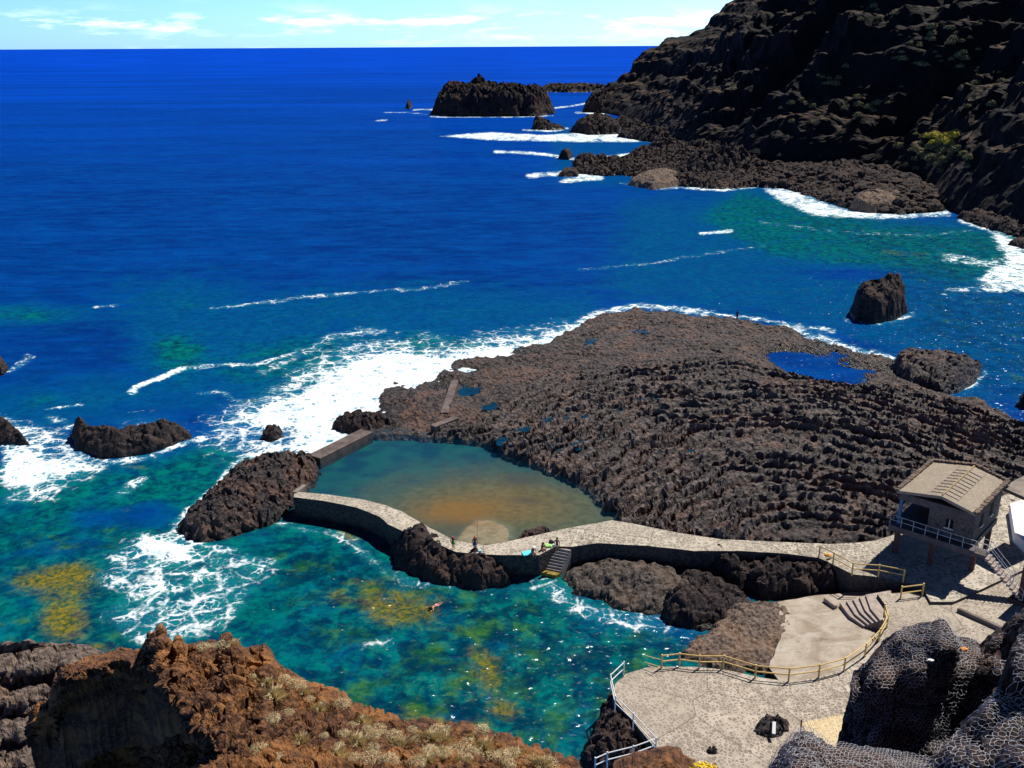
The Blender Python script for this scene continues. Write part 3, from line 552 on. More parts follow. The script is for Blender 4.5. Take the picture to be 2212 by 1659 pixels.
for (u, v, rx, ry, rot) in [(1014, 838, 1.7, 5.0, -.12), (1065, 875, 1.6, 3.0, 0), (1330, 890, 1.2, 2.4, -.5), (1180, 912, .9, 2, -.2), (1130, 935, 1.2, 2.6, -.3), (1480, 985, .9, 2.4, -.6), (1270, 905, .9, 1.8, -.3), (1250, 960, 1.0, 2.2, -.1), (1090, 955, 1.5, 1.5, .2), (1200, 965, .8, 2.4, .4), (1395, 860, 2.2, 1.2, -.3), (1290, 740, 3, 2, 0), (1400, 715, 4, 2, 0), (1480, 735, 2.5, 1.5, 0), (1100, 900, .8, 1.6, .2), (1230, 905, .8, 1.5, .2), (1450, 905, 1.0, 1.6, -.4), (1350, 800, 2, 1.0, 0)]:
    c = P(u, v, 1.2); q = sorted(shelf_z(c[0] + dx * rx, c[1] + dy * ry) for dx in (-.6, -.2, .2, .6) for dy in (-.6, -.2, .2, .6)); z = max(.25, q[7])
    c = P(u, v, z); an = np.linspace(0, 2 * np.pi, 28, endpoint=False); rr = 1 + .18 * np.sin(an * 3 + u) + .1 * np.sin(an * 5 + v)
    lx, ly = np.cos(an) * rx * rr, np.sin(an) * ry * rr; x = c[0] + lx * math.cos(rot) - ly * math.sin(rot); y = c[1] + lx * math.sin(rot) + ly * math.cos(rot)
    lo = np.array([shelf_z(a, b) for a, b in zip(x, y)]); t = np.where(lo < z - .02, .72, 1.0); x = c[0] + (x - c[0]) * t; y = c[1] + (y - c[1]) * t
    o = sheet('tide_pool', np.stack([x, y, np.full(28, z)], -1), 'puddle'); tag(o, 'blue tide pool lying in a hollow of the lava shelf', 'tide pool', 'tide pools on the lava shelf', 'structure')

# ------------------------------------------------------------------ cobbled path, plaza, inlet
from mathutils.geometry import tessellate_polygon
def slab(name, poly, zb, top, side, wob=.06, step=.8, seed=3):  # poly: (x,y,z) corners; tessellated top, walls going down to zb
    p = np.array(poly, float); n = len(p); o = []
    for k in range(n):
        a, b = p[k], p[(k + 1) % n]; m = max(1, int(np.linalg.norm(b - a) / step))
        for i in range(m): o.append(a + (b - a) * i / m)
    o = np.array(o); o[:, :2] += np.stack([perlin(o * 1.3, seed), perlin(o * 1.3 + 50, seed)], -1) * wob
    tri = tessellate_polygon([[Vector(q) for q in o]]); n = len(o); bot = o.copy(); bot[:, 2] = zb
    v = np.concatenate([o, bot]); f = [tuple(t) for t in tri] + [(k, n + k, n + (k + 1) % n, (k + 1) % n) for k in range(n)]
    ob = mesh_obj(name, v, np.array(f, dtype=object), M[top], None, False); ob.data.materials.append(M[side])
    bm = bmesh.new(); bm.from_mesh(ob.data); 
    for k, fc in enumerate(bm.faces): fc.material_index = 0 if abs(fc.normal.z) > .5 else 1
    bmesh.ops.recalc_face_normals(bm, faces=bm.faces); bm.to_mesh(ob.data); bm.free(); return ob
W = WALKZ
path_up = [(636, 1062, W), (700, 1067, W), (780, 1078, W), (832, 1091, W), (870, 1106, W), (930, 1141, W), (982, 1167, W), (1010, 1172, W), (1050, 1178, W), (1095, 1170, W), (1135, 1161, W), (1220, 1142, W), (1322, 1124, W), (1362, 1130, W), (1460, 1150, W), (1560, 1165, W), (1700, 1171, W + .1), (1790, 1175, W + .2), (1850, 1172, W + .3), (1890, 1168, W + .3), (1935, 1154, W + .3)]
path_dn = [(1955, 1256, W + .3), (1880, 1244, W + .3), (1842, 1241, W + .3), (1805, 1222, W + .2), (1770, 1205, W + .2), (1700, 1196, W + .1), (1600, 1190, W), (1500, 1190, W), (1400, 1179, W), (1290, 1173, W), (1236, 1181, W), (1200, 1180, W), (1165, 1199, W), (1090, 1199, W), (1030, 1197, W), (985, 1192, W), (940, 1173, W), (880, 1152, W), (838, 1132, W), (820, 1116, W), (770, 1096, W), (700, 1082, W), (634, 1074, W)]
ZU = W + .3                                                  # terrace under the house
terrace = [(1935, 1154, ZU), (2060, 1120, ZU), (2212, 1050, ZU), (2420, 1080, ZU), (2420, 1290, ZU), (2212, 1230, ZU), (2060, 1300, ZU), (2010, 1300, ZU), (1990, 1268, ZU), (1955, 1256, ZU)]
o = slab('path', PL(path_up + terrace[1:-1] + path_dn), -1.3, 'cobble', 'seawall'); tag(o, 'cobbled walkway along the pool on a dark sea wall', 'path', kind='structure')
PZ = PLAZAZ - .6
plaza = [(1895, 1283, PZ), (1960, 1280, PZ), (2060, 1290, PZ), (2212, 1215, PZ), (2420, 1270, PZ), (2420, 1750, PZ), (1500, 1780, PZ), (1425, 1700, PZ), (1402, 1655, PZ), (1424, 1628, PZ), (1395, 1592, PZ), (1345, 1530, PZ), (1322, 1500, PZ), (1330, 1475, PZ), (1352, 1456, PZ), (1395, 1442, PZ), (1425, 1440, PZ), (1500, 1440, PZ), (1570, 1447, PZ), (1640, 1463, PZ), (1710, 1473, PZ), (1770, 1463, PZ), (1825, 1443, PZ), (1865, 1413, PZ), (1892, 1380, PZ), (1912, 1340, PZ), (1916, 1312, PZ)]
o = slab('pavement', PL(plaza), -1.3, 'cobble_fine', 'seawall'); tag(o, 'pale cobbled terrace with dark stones beside the inlet', 'pavement', kind='structure')
inlet = [(1680, 1300, .75), (1760, 1286, .8), (1900, 1275, 1.1), (1935, 1290, 1.1), (1935, 1350, 1.1), (1900, 1400, 1.1), (1850, 1450, 1.1), (1760, 1480, .9), (1690, 1480, .75), (1660, 1440, .7), (1690, 1370, .7)]
o = slab('ramp', PL(inlet), -1.3, 'beach', 'seawall', .2); tag(o, 'smooth pale concrete bathing ramp inside the inlet', 'ramp', kind='structure')

# ------------------------------------------------------------------ rocks in and by the water
def rock(name, pts, H, w, label, cat='rock', z=0.0, base=.3, group=None, **k):
    o = crag(name, PL(pts, z)[:, :2], dome(H, w, base) if not callable(H) else H, **k); return tag(o, label, cat, group)
def bumps(base, H, w, hills):                                # hills: (u, v, z, radius, extra height)
    c = [(*P(u, v, z)[:2], r, h) for u, v, z, r, h in hills]
    def f(X, Y, d):
        z = base + (H - base) * np.clip(d / w, 0, 1) ** .6
        for x, y, r, h in c: z = z + h * np.exp(-((X - x) ** 2 + (Y - y) ** 2) / r ** 2) * np.clip(d / 1.5, 0, 1)
        return z
    return f
rock('sea_stack', [(1833, 676), (1845, 692), (1890, 700), (1935, 692), (1960, 676), (1952, 664), (1900, 655), (1850, 660)], bumps(2, 5.2, 2.0, [(1925, 672, 0, 2.5, 1.4), (1850, 675, 0, 2, .6)]), 0, 'lone dark rock stack rising from the blue bay beyond the lava shelf', step=.3, edge=1.2, rough=.9, freq=.35, seed=5)
rock('sea_rock', [(160, 975), (230, 995), (320, 985), (420, 950), (415, 930), (340, 945), (280, 955), (200, 945), (165, 925), (150, 940)], bumps(.5, 1.9, 2.5, [(175, 945, 0, 2.2, 2.2), (250, 965, 0, 3.0, 1.0), (350, 955, 0, 3.0, 1.1)]), 0, 'long jagged black rock in the surf at left, its left end rising to a knob', step=.22, edge=1.2, rough=.75, freq=.4, seed=6)
rock('sea_rock', [(-40, 960), (30, 965), (70, 965), (60, 945), (30, 935), (10, 920), (-40, 915)], bumps(.4, 1.4, 1.5, [(5, 945, 0, 2.2, 1.4)]), 0, 'dark rock cut by the left edge of the picture among white foam', step=.22, edge=1.0, rough=.6, freq=.5, seed=7)
rock('sea_rock', [(-40, 812), (10, 812), (24, 800), (15, 785), (-40, 780)], 2.2, 1.6, 'small dark rock at the left edge standing in deep blue water', step=.22, edge=1.0, rough=.6, freq=.5, seed=8)
rock('sea_rock', [(558, 952), (590, 958), (622, 945), (610, 930), (570, 932)], 1.2, 1.2, 'small low black rock awash in foam beside the pool wall', step=.2, edge=.8, rough=.6, freq=.6, seed=9)
rock('sea_rock', [(375, 1150), (430, 1180), (500, 1165), (600, 1135), (640, 1095), (690, 1060), (702, 1030), (690, 1000), (640, 1000), (560, 1012), (500, 1030), (455, 1075), (400, 1120)], bumps(.5, 2.6, 4.5, [(600, 1040, 1, 6, .7)]), 0, 'large brown black rock mass joined to the left end of the cobbled walkway', step=.18, edge=1.4, rough=.75, freq=.7, seed=10, crack=.3, mat='lava')
rock('sea_rock', [(708, 932), (760, 945), (800, 940), (850, 925), (840, 908), (780, 905), (740, 915)], 1.6, 1.4, 'jagged black rock between white surf and the corner of the pool', step=.2, edge=.8, rough=.8, freq=.6, seed=12)
rock('lava_mound', [(1915, 805), (1960, 845), (2040, 860), (2100, 838), (2125, 805), (2090, 795), (2000, 785), (1930, 775)], bumps(.5, 2.6, 3, [(1950, 800, 1, 4, 1.0), (2080, 815, 1, 4, 1.2)]), 0, 'rounded brown lava mound at the seaward corner of the shelf', step=.28, edge=1.4, rough=.8, freq=.35, seed=15, mat='lava')
rock('sea_rock', [(2190, 880), (2240, 890), (2260, 860), (2205, 855)], 2.6, 1.5, 'dark rock at the right edge just off the shelf', step=.25, edge=1, rough=.6, freq=.5, seed=16)
# rocks under the walkway
rock('shore_rock', [(835, 1165), (850, 1230), (930, 1262), (1040, 1278), (1110, 1268), (1090, 1230), (1040, 1210), (985, 1200), (940, 1182), (880, 1160)], bumps(.4, 1.5, 2, [(905, 1182, 1, 1.8, 1.4), (945, 1205, 1, 1.8, .6), (1030, 1225, 1, 2.4, .7), (870, 1190, 1, 2, .6)]), 0, 'craggy dark rock heap at the foot of the walkway below the two boys', step=.18, edge=.9, rough=.65, freq=.55, seed=20)
rock('shore_rock', [(1190, 1245), (1230, 1215), (1330, 1205), (1420, 1220), (1470, 1230), (1540, 1280), (1600, 1320), (1560, 1350), (1440, 1340), (1330, 1325), (1230, 1290)], bumps(.1, .9, 5, [(1380, 1235, .5, 4, .6)]), 0, 'low grey wave washed rock spreading right of the stone steps', step=.2, edge=1.6, rough=.38, freq=.55, seed=21, mat='lava2')
rock('shore_rock', [(1420, 1330), (1440, 1352), (1500, 1362), (1570, 1350), (1600, 1320), (1560, 1290), (1480, 1285), (1430, 1300)], bumps(.3, 1.5, 1.5, [(1470, 1300, 1, 2, .6)]), 0, 'dark block of rock with a brown top at the inlet mouth', step=.18, edge=.8, rough=.5, freq=.6, seed=22)
rock('shore_rock', [(1500, 1200), (1520, 1235), (1580, 1275), (1650, 1300), (1720, 1300), (1800, 1290), (1850, 1270), (1830, 1245), (1770, 1215), (1700, 1205), (1600, 1200), (1550, 1190)], bumps(.5, 1.2, 1.6, [(1525, 1212, 1, 2.0, 1.3), (1640, 1255, 1, 3, .7), (1720, 1265, 1, 3.0, .7), (1810, 1250, 1, 2.2, 1.1)]), 0, 'black lava boulders piled against the wall below the walkway and the wooden rail', step=.18, edge=.9, rough=.75, freq=.5, seed=23)
rock('shore_rock', [(1440, 1420), (1480, 1380), (1530, 1350), (1540, 1300), (1620, 1296), (1720, 1296), (1760, 1310), (1740, 1370), (1700, 1420), (1710, 1465), (1620, 1470), (1520, 1455)], bumps(.1, .95, 4, [(1640, 1350, .5, 3, .3)]), 0, 'flat brown rock floor of the inlet between the fence and the bathing ramp', step=.18, edge=1.6, rough=.25, freq=.7, seed=24, mat='grayrock')
rock('shore_rock', [(1238, 1670), (1270, 1590), (1300, 1520), (1325, 1500), (1350, 1540), (1420, 1620), (1420, 1680)], bumps(.3, 1.6, 1.5, [(1300, 1600, 1, 2, .6)]), 0, 'black rock in deep shade below the white railing', step=.16, edge=.8, rough=.6, freq=.7, seed=25, z=.2)
# pool-side rock at the ramp
rock('shore_rock', [(1100, 1165), (1130, 1172), (1200, 1160), (1215, 1148), (1170, 1138), (1120, 1148)], 2.6, 1.2, 'small brown stone heap on the pool edge of the walkway', z=1.8, step=.15, edge=.7, rough=.35, freq=1.0, seed=26, zb=.5, mat='lava')
# far rocks
M_far = dict(mat='farrock', freq=.14, wob=4.5, wf=.6, big=1.1, crack=.8, jag=.4, bead=.3)
rock('islet', [(935, 249), (990, 252), (1080, 252), (1160, 251), (1196, 246), (1190, 238), (1100, 234), (1000, 235), (945, 240)], bumps(6, 18, 10, [(1042, 243, 0, 5.5, 8), (985, 244, 0, 14, 2), (1150, 244, 0, 18, -2), (960, 247, 0, 10, -3)]), 0, 'large flat topped black islet with a square block on top off the headland', 'islet', step=.9, edge=5, rough=3.0, seed=30, **M_far)
rock('sea_rock', [(875, 235), (888, 237), (890, 230), (878, 230)], 6, 2.5, 'tiny pointed rock left of the flat topped islet', step=.6, edge=3, rough=1.2, seed=31, **M_far)
rock('reef', [(1160, 199), (1230, 200), (1320, 199), (1330, 195), (1240, 194), (1165, 195)], 6, 14, 'low ragged reef on the water behind the islet and the headland tip', 'reef', step=2.0, edge=8, rough=3.5, seed=32, **M_far)
rock('sea_rock', [(1146, 280), (1188, 282), (1225, 280), (1190, 274), (1150, 275)], bumps(.4, 2, 5, [(1165, 278, 0, 6, 5)]), 0, 'small dark rock in surf between the islet and the shore', step=.6, edge=3, rough=1.4, seed=33, **M_far)
rock('sea_rock', [(1232, 286), (1270, 292), (1340, 290), (1345, 280), (1290, 272), (1240, 276)], bumps(.8, 7, 9, [(1285, 282, 0, 9, 2)]), 0, 'rounded black rock knob on the surf line below the headland tip', step=.7, edge=3, rough=2.0, seed=34, **M_far)
rock('sea_rock', [(1256, 243), (1330, 244), (1350, 238), (1290, 234), (1260, 236)], bumps(1, 11, 10, [(1290, 240, 0, 10, 3)]), 0, 'dark rounded rock at the very tip of the headland', step=.9, edge=4, rough=2.2, seed=41, **M_far)
rock('sea_rock', [(1205, 344), (1230, 346), (1240, 338), (1212, 336)], 3.5, 2.5, 'small low rock leading the point, foam around it', step=.45, edge=1.5, rough=1, seed=35, mat='basalt', freq=.2, wob=3.0, wf=.7, big=1.2, crack=.7, jag=.4, bead=.3)
rock('sea_rock', [(1200, 382), (1250, 382), (1255, 374), (1215, 372)], 2.2, 2.5, 'flat low rock under the point with surf all round', step=.4, edge=2, rough=.6, seed=38, mat='basalt', freq=.25)
rock('sea_rock', [(1352, 400), (1410, 411), (1472, 402), (1475, 385), (1420, 378), (1370, 388)], 3.6, 6, 'smooth grey slab of rock sloping into the bay', step=.4, edge=2, rough=.7, seed=39, mat='grayrock', freq=.25)
rock('shore_flat', [(1600, 402), (1700, 408), (1760, 430), (1830, 452), (1950, 466), (2040, 456), (2040, 425), (1990, 395), (1900, 372), (1780, 366), (1640, 362)], bumps(.5, 4.0, 22, [(1880, 385, 0, 14, 1.5)]), 0, 'boulder strewn shore below the cliff in the middle of the bay', 'shore', step=.5, edge=2.5, rough=1.5, seed=42, mat='basalt', freq=.16, wob=5, wf=.5, big=1.8, jag=.8, bead=.4)
rock('shore_flat', [(2060, 470), (2120, 492), (2212, 518), (2340, 570), (2340, 545), (2212, 495), (2120, 465)], 3, 5, 'dark pebbly shore at the foot of the near cliff on the right', 'shore', step=.45, edge=2, rough=.9, seed=43, mat='basalt', freq=.3)
rock('sea_rock', [(1830, 455), (1880, 462), (1950, 458), (1965, 440), (1900, 428), (1840, 438)], bumps(1, 4, 4, [(1850, 452, 0, 3, 1)]), 0, 'sloping brown slab with dark boulders in the surf at the cliff shore', step=.4, edge=1.6, rough=.7, seed=44, mat='grayrock', freq=.25)
rock('sea_rock', [(2170, 530), (2212, 540), (2260, 540), (2240, 525), (2190, 522)], 1.6, 2, 'flat wet rock in white surf at the right edge', step=.35, edge=1.2, rough=.5, seed=45, mat='basalt', freq=.3)
rock('shore_rock', [(1470, 1280), (1560, 1275), (1650, 1300), (1790, 1292), (1770, 1330), (1690, 1335), (1600, 1362), (1500, 1372), (1450, 1350)], bumps(.05, .45, 3, [(1600, 1320, .3, 3, .3)]), 0, 'low dark wet rock in the shaded gap between the inlet floor and the boulders', step=.2, edge=1.2, rough=.3, freq=.7, seed=27)
rock('reef', [(1330, 296), (1390, 306), (1440, 314), (1480, 330), (1560, 345), (1640, 362), (1640, 350), (1560, 328), (1480, 312), (1420, 292), (1390, 270), (1340, 255), (1320, 265), (1350, 285)], bumps(.4, 3.5, 10, [(1420, 303, 0, 9, 3), (1370, 285, 0, 9, 3), (1500, 332, 0, 9, 3)]), 0, 'band of low black reef rock along the foot of the headland', 'reef', step=.7, edge=4, rough=2.2, seed=47, mat='farrock', freq=.14, wob=4, wf=.6, big=1.2, crack=.8, jag=.4, bead=.3)
rock('sea_rock', [(1480, 404), (1560, 410), (1640, 404), (1660, 396), (1600, 385), (1500, 392)], bumps(.2, 2.0, 5, [(1600, 396, 0, 4, 1.2)]), 0, 'low broken rocks at the waterline below the rust topped block', step=.4, edge=2, rough=1.2, seed=48, mat='basalt', freq=.25, wob=2.5, wf=.8, big=1.2)
rock('rocky_point', [(1232, 374), (1300, 381), (1345, 379), (1400, 392), (1475, 404), (1540, 408), (1640, 405), (1700, 408), (1700, 370), (1640, 352), (1560, 332), (1480, 322), (1430, 318), (1395, 330), (1350, 346), (1320, 352), (1270, 344), (1235, 350)], bumps(.5, 2.2, 6, [(1290, 362, 0, 7, 2.6), (1250, 358, 0, 4, 1.6), (1400, 345, 0, 8, 3.2), (1440, 332, 0, 9, 4), (1550, 380, 0, 9, 5.5), (1515, 378, 0, 7, 3.5), (1590, 378, 0, 7, 4), (1350, 366, 0, 6, 2), (1640, 380, 0, 8, 2.5), (1480, 350, 0, 8, 3)]), 0, 'long low point of broken brown black rock reaching from the cliff foot into the bay', 'rocky point', step=.42, edge=2.2, rough=1.5, seed=36, mat='basalt', freq=.22, wob=3, wf=.7, crack=.8, jag=.6, big=1.2, bead=.25)
rock('shore_rock', [(1465, 1228), (1530, 1238), (1600, 1272), (1640, 1302), (1570, 1315), (1490, 1295), (1450, 1260)], bumps(.1, .8, 2, [(1530, 1270, .4, 2, .4)]), 0, 'dark rock filling the shaded cleft below the walkway wall', step=.2, edge=1.0, rough=.4, freq=.7, seed=28)

# ------------------------------------------------------------------ near hillside: rusty outcrop, grey ledge, netted slope
def idw(u, v, ctrl, pw=2.2):
    c = np.array(ctrl, float); d2 = (u[:, None] - c[None, :, 0]) ** 2 + (1.3 * (v[:, None] - c[None, :, 1])) ** 2 + 60; w = d2 ** (-pw / 2)
    return (w * c[None, :, 2]).sum(1) / w.sum(1)
def relief(top, bot, depth, nu, nv, amp, freq, seed, back=(.35, .75, 9), sharp=.7, edge_keep=.35, warp=None):
    u0, u1 = top[0][0], top[-1][0]; u = np.linspace(u0, u1, nu); tp = np.array(top, float); bt = np.array(bot, float)
    vt = np.interp(u, tp[:, 0], tp[:, 1]); vb = np.interp(u, bt[:, 0], bt[:, 1]); t = np.linspace(0, 1, nv)
    U = np.tile(u, nv); V = (vt[None, :] + (np.maximum(vb, vt + 2) - vt)[None, :] * t[:, None]).ravel()
    Yd = depth(U, V, np.tile(vt, nv)); p = Q(U, V, Yd)
    rows = []; first = p[:nu]
    for k in range(back[2], 0, -1): rows.append(first + np.concatenate([first[:, :2] / np.linalg.norm(first[:, :2], axis=1)[:, None] * back[0] * k, np.full((nu, 1), -back[1] * (k - .6) ** 1.25 * .55)], 1))
    p = np.concatenate(rows + [p]) if rows else p; N = len(p) // nu
    g = p.reshape(N, nu, 3); n = np.cross(np.gradient(g, axis=1).reshape(-1, 3), -np.gradient(g, axis=0).reshape(-1, 3)); n /= np.linalg.norm(n, axis=1)[:, None] + 1e-9
    n[n[:, 2] < -.2] *= -1
    f1, f2 = worley(p * freq * 1.6 + fbm(p * freq, 2, seed)[:, None] * .4, seed)
    off = (ridged(p * freq * .8, 6, seed, .55) - .55) * 1.7 - (f1 - .45) * .5 - sharp * (1 - sst(0, .13, f2 - f1)) + fbm(p * freq * 6, 4, seed + 3) * .45
    tt = np.concatenate([np.zeros(back[2] * nu), np.repeat(t, nu)]); k = edge_keep + (1 - edge_keep) * sst(0, .12, tt)
    p = p + n * (off * amp * k)[:, None]
    return p, gridfaces(nu, N)
crest = [(62, 1590), (63, 1572), (75, 1527), (117, 1512), (119, 1466), (141, 1440), (185, 1425), (229, 1413), (262, 1402), (285, 1408), (303, 1411), (322, 1372), (338, 1366), (345, 1358), (357, 1356), (362, 1385), (375, 1386), (380, 1378), (391, 1380), (404, 1399), (434, 1394), (472, 1392), (478, 1380), (495, 1373), (512, 1380), (529, 1404), (550, 1402), (569, 1397), (583, 1411), (606, 1440),
         (660, 1478), (700, 1488), (741, 1502), (763, 1529), (824, 1545), (878, 1559), (955, 1569), (1015, 1576), (1076, 1596), (1123, 1606), (1173, 1626), (1227, 1650), (1262, 1668)]
def outcrop_depth(u, v, vt):
    yc = np.interp(u, [300, 340, 606, 741, 878, 1076, 1237, 1262], [22.4, 22, 21, 20, 19, 18, 17, 16.8]); yb = np.interp(u, [300, 440, 900, 1262], [15.4, 14.6, 14.2, 16.2])
    lit = yc + (yb - yc) * np.clip((v - vt) / (1690 - vt), 0, 1.1)
    wall = 24.4 - 1.5 * sst(0, 22, v - vt) + 6.5 * sst(16, 170, v - vt) + .5 * np.sin(u * .03)
    q = np.stack([u * .02, v * .02, u * 0], -1); ub = np.interp(v, [1356, 1400, 1430, 1500, 1540, 1600, 1640, 1700], [318, 308, 318, 352, 388, 452, 446, 440]) + fbm(q, 3, 5) * 40
    k = sst(-14, 10, u - ub); return wall * (1 - k) + lit * k
p, f = relief(crest, [(62, 1590), (101, 1600), (151, 1662), (200, 1740), (1262, 1860)], outcrop_depth, 600, 240, .30, 1.1, 80)
outcrop = tag(mesh_obj('rock_outcrop', p, f, M['rust'], None, False), 'rust brown rock outcrop in the foreground with a spire and a deep black hollow', 'rock outcrop', kind='structure')
p, f = relief([(-90, 1405), (0, 1397), (12, 1390), (60, 1386), (130, 1396), (152, 1390), (200, 1400), (232, 1416), (300, 1436), (360, 1480)], [(-90, 1800), (360, 1800)], lambda u, v, vt: 37 - 8.5 * np.clip((v - vt) / 300, 0, 1.1) + .4 * np.sin(v * .09 + u * .01), 190, 150, .42, .55, 90)
ledge = tag(mesh_obj('rock_ledge', p, f, M['grayrock'], None, False), 'lower grey brown layered ledge behind the rusty outcrop in the left corner', 'rock ledge', kind='structure')
p, f = relief([(1325, 1672), (1345, 1660), (1372, 1652), (1400, 1646), (1440, 1637), (1466, 1640), (1472, 1655), (1500, 1668)], [(1325, 1850), (1500, 1850)], lambda u, v, vt: 14 - 1.2 * np.clip((v - vt) / 80, 0, 1), 90, 40, .12, 1.6, 95, (.3, .3, 6))
knoll = tag(mesh_obj('rock_knoll', p, f, M['rust'], None, False), 'small rusty knoll at the bottom edge below the white railing', 'rock knoll', kind='structure')
C1t = [(1806, 1612), (1811, 1598), (1824, 1555), (1838, 1504), (1843, 1455), (1874, 1430), (1910, 1386), (1938, 1364), (1976, 1352), (2014, 1348), (2026, 1340), (2040, 1341), (2050, 1357), (2064, 1379), (2093, 1382), (2117, 1393), (2140, 1373), (2164, 1354), (2185, 1335), (2209, 1316), (2260, 1280), (2320, 1250)]
c1 = [(1811, 1600, 17), (1843, 1460, 17.2), (1843, 1560, 16.4), (1910, 1400, 16.9), (2036, 1345, 16.4), (1980, 1360, 16.8), (1900, 1480, 15.6), (1980, 1450, 15.3), (1900, 1600, 15.5), (2000, 1560, 15.7), (2040, 1400, 15.5), (2093, 1400, 17.2), (2100, 1480, 16.2), (2080, 1540, 16.0), (2000, 1630, 15.2), (2117, 1400, 17.2), (2160, 1365, 16.8), (2210, 1325, 16.0), (2160, 1460, 15.0), (2250, 1400, 14)]
pa, fa = relief(C1t, [(1806, 1690), (2320, 1690)], lambda u, v, vt: idw(u, v, c1) + .9 * (1 - sst(0, 22, v - vt)), 260, 170, .16, .9, 101, (.3, .8, 8))
C2t = [(1655, 1672), (1669, 1656), (1689, 1626), (1716, 1597), (1735, 1591), (1754, 1592), (1770, 1603), (1785, 1618), (1830, 1628), (1880, 1634), (1940, 1644), (2030, 1664)]
pb, fb = relief(C2t, [(1655, 1900), (2030, 1900)], lambda u, v, vt: 13.8 - 2.0 * np.clip((v - vt) / 90, 0, 1) - .0018 * (u - 1655), 180, 110, .12, 1.3, 104, (.3, .7, 6))
C3t = [(1975, 1690), (2010, 1647), (2045, 1612), (2081, 1575), (2120, 1530), (2159, 1475), (2185, 1410), (2212, 1340), (2240, 1300), (2330, 1240), (2480, 1180), (2900, 1080)]
c3 = [(2010, 1650, 11.6), (2081, 1580, 12.2), (2159, 1480, 13), (2215, 1345, 14), (2330, 1250, 14), (2212, 1480, 12), (2212, 1659, 9.8), (2100, 1659, 10.6), (2330, 1659, 9.2), (2330, 1450, 11.5), (2600, 1180, 13.5), (2900, 1090, 13), (2600, 1659, 9), (2900, 1659, 8.5), (2700, 1400, 11), (2100, 1950, 9), (2600, 1950, 7.5)]
pc, fc = relief(C3t, [(1975, 1800), (2100, 1950), (2900, 1950)], lambda u, v, vt: idw(u, v, c3) + .5 * (1 - sst(0, 30, v - vt)), 330, 200, .13, 1.2, 107, (.3, .8, 7))
v = np.concatenate([pa, pb, pc]); f = np.concatenate([fa, fb + len(pa), fc + len(pa) + len(pb)])
slope_v, slope_f = v, f
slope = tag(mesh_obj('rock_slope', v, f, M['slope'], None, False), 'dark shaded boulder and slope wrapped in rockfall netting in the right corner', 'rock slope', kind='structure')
def build_net():                                             # hexagonal wire netting draped straight down a slanting direction
    fronts = [BVHTree.FromPolygons([tuple(q) for q in pp], [tuple(map(int, q)) for q in ff]) for pp, ff, nb in ((pa, fa, 8 * 259), (pb, fb, 6 * 179), (pc, fc, 7 * 329))]
    frames = []
    for dv in ((.2, .74, -.64), (.1, .40, -.91), (.25, .62, -.74)):   # the sheet hangs a little differently on each face
        d = Vector(dv).normalized(); ex = Vector((1, 0, 0)); ex = (ex - d * ex.dot(d)).normalized(); ey = ex.cross(d)
        frames.append((d, ex, -ey if ey.z < 0 else ey))
    c = np.array(Q(2010, 1510, 14.0)); s = .037; wx, wy = s * math.sqrt(3), s * 1.5
    pts = {}; nodes = []; edges = set()
    def hit(a, b, bvh, z):
        d, ex, ey = frames[z]
        k = (z, round(a / s * 20), round(b / s * 20))
        if k in pts: return pts[k]
        jx = float(perlin(np.array([[a * .9, b * .9, 3.]]), 1)[0]) * .22; jy = float(perlin(np.array([[a * .9, b * .9, 8.]]), 2)[0]) * .22
        o = Vector(c) + ex * (a + jx) + ey * (b + jy); h, n, i, dist = bvh.ray_cast(o - d * 11, d, 24); r = None
        if h is not None: r = len(nodes); nodes.append(h - d * .10 + n * (.04 if n.dot(d) < 0 else -.04))
        pts[k] = r; return r
    for z, j, i in ((z, j, i) for z in range(3) for j in range(-106, 107) for i in range(-78, 106)):
        if 1:
            cx, cy = (i + .5 * (j & 1)) * wx, j * wy
            d, ex, ey = frames[z]
            if fronts[z].ray_cast(Vector(c) + ex * cx + ey * cy - d * 11, d, 24)[0] is None: continue
            hx = [hit(cx + s * math.sin(k * math.pi / 3), cy + s * math.cos(k * math.pi / 3), fronts[z], z) for k in range(6)]
            for k in range(6):
                a, b = hx[k], hx[(k + 1) % 6]
                if a is not None and b is not None and (nodes[a] - nodes[b]).length < .5: edges.add((min(a, b), max(a, b)))
    nd = np.array([tuple(q) for q in nodes]); E = np.array(sorted(edges)); a, b = nd[E[:, 0]], nd[E[:, 1]]; t = b - a; t /= np.linalg.norm(t, axis=1)[:, None] + 1e-9
    up = np.where(np.abs(t[:, 2:3]) > .9, np.array([[1., 0, 0]]), np.array([[0, 0, 1.]])); n1 = np.cross(t, up); n1 /= np.linalg.norm(n1, axis=1)[:, None] + 1e-9; n2 = np.cross(t, n1); r = .0031
    ring = [n1 * r, (-.5 * n1 + .87 * n2) * r, (-.5 * n1 - .87 * n2) * r]
    V = np.stack([a + q for q in ring] + [b + q for q in ring], 1).reshape(-1, 3); base = np.arange(len(E))[:, None] * 6
    F = np.concatenate([base + np.array([[k, (k + 1) % 3, 3 + (k + 1) % 3, 3 + k]]) for k in range(3)])
    M['wire'] = flat_mat('galvanised_wire', (.46, .46, .51), .55, .15, 3, .5)
    o = mesh_obj('wire_net', V, F, M['wire'], None, False); tag(o, 'hexagonal grey wire netting draped over the dark boulder and slope', 'netting')
build_net()

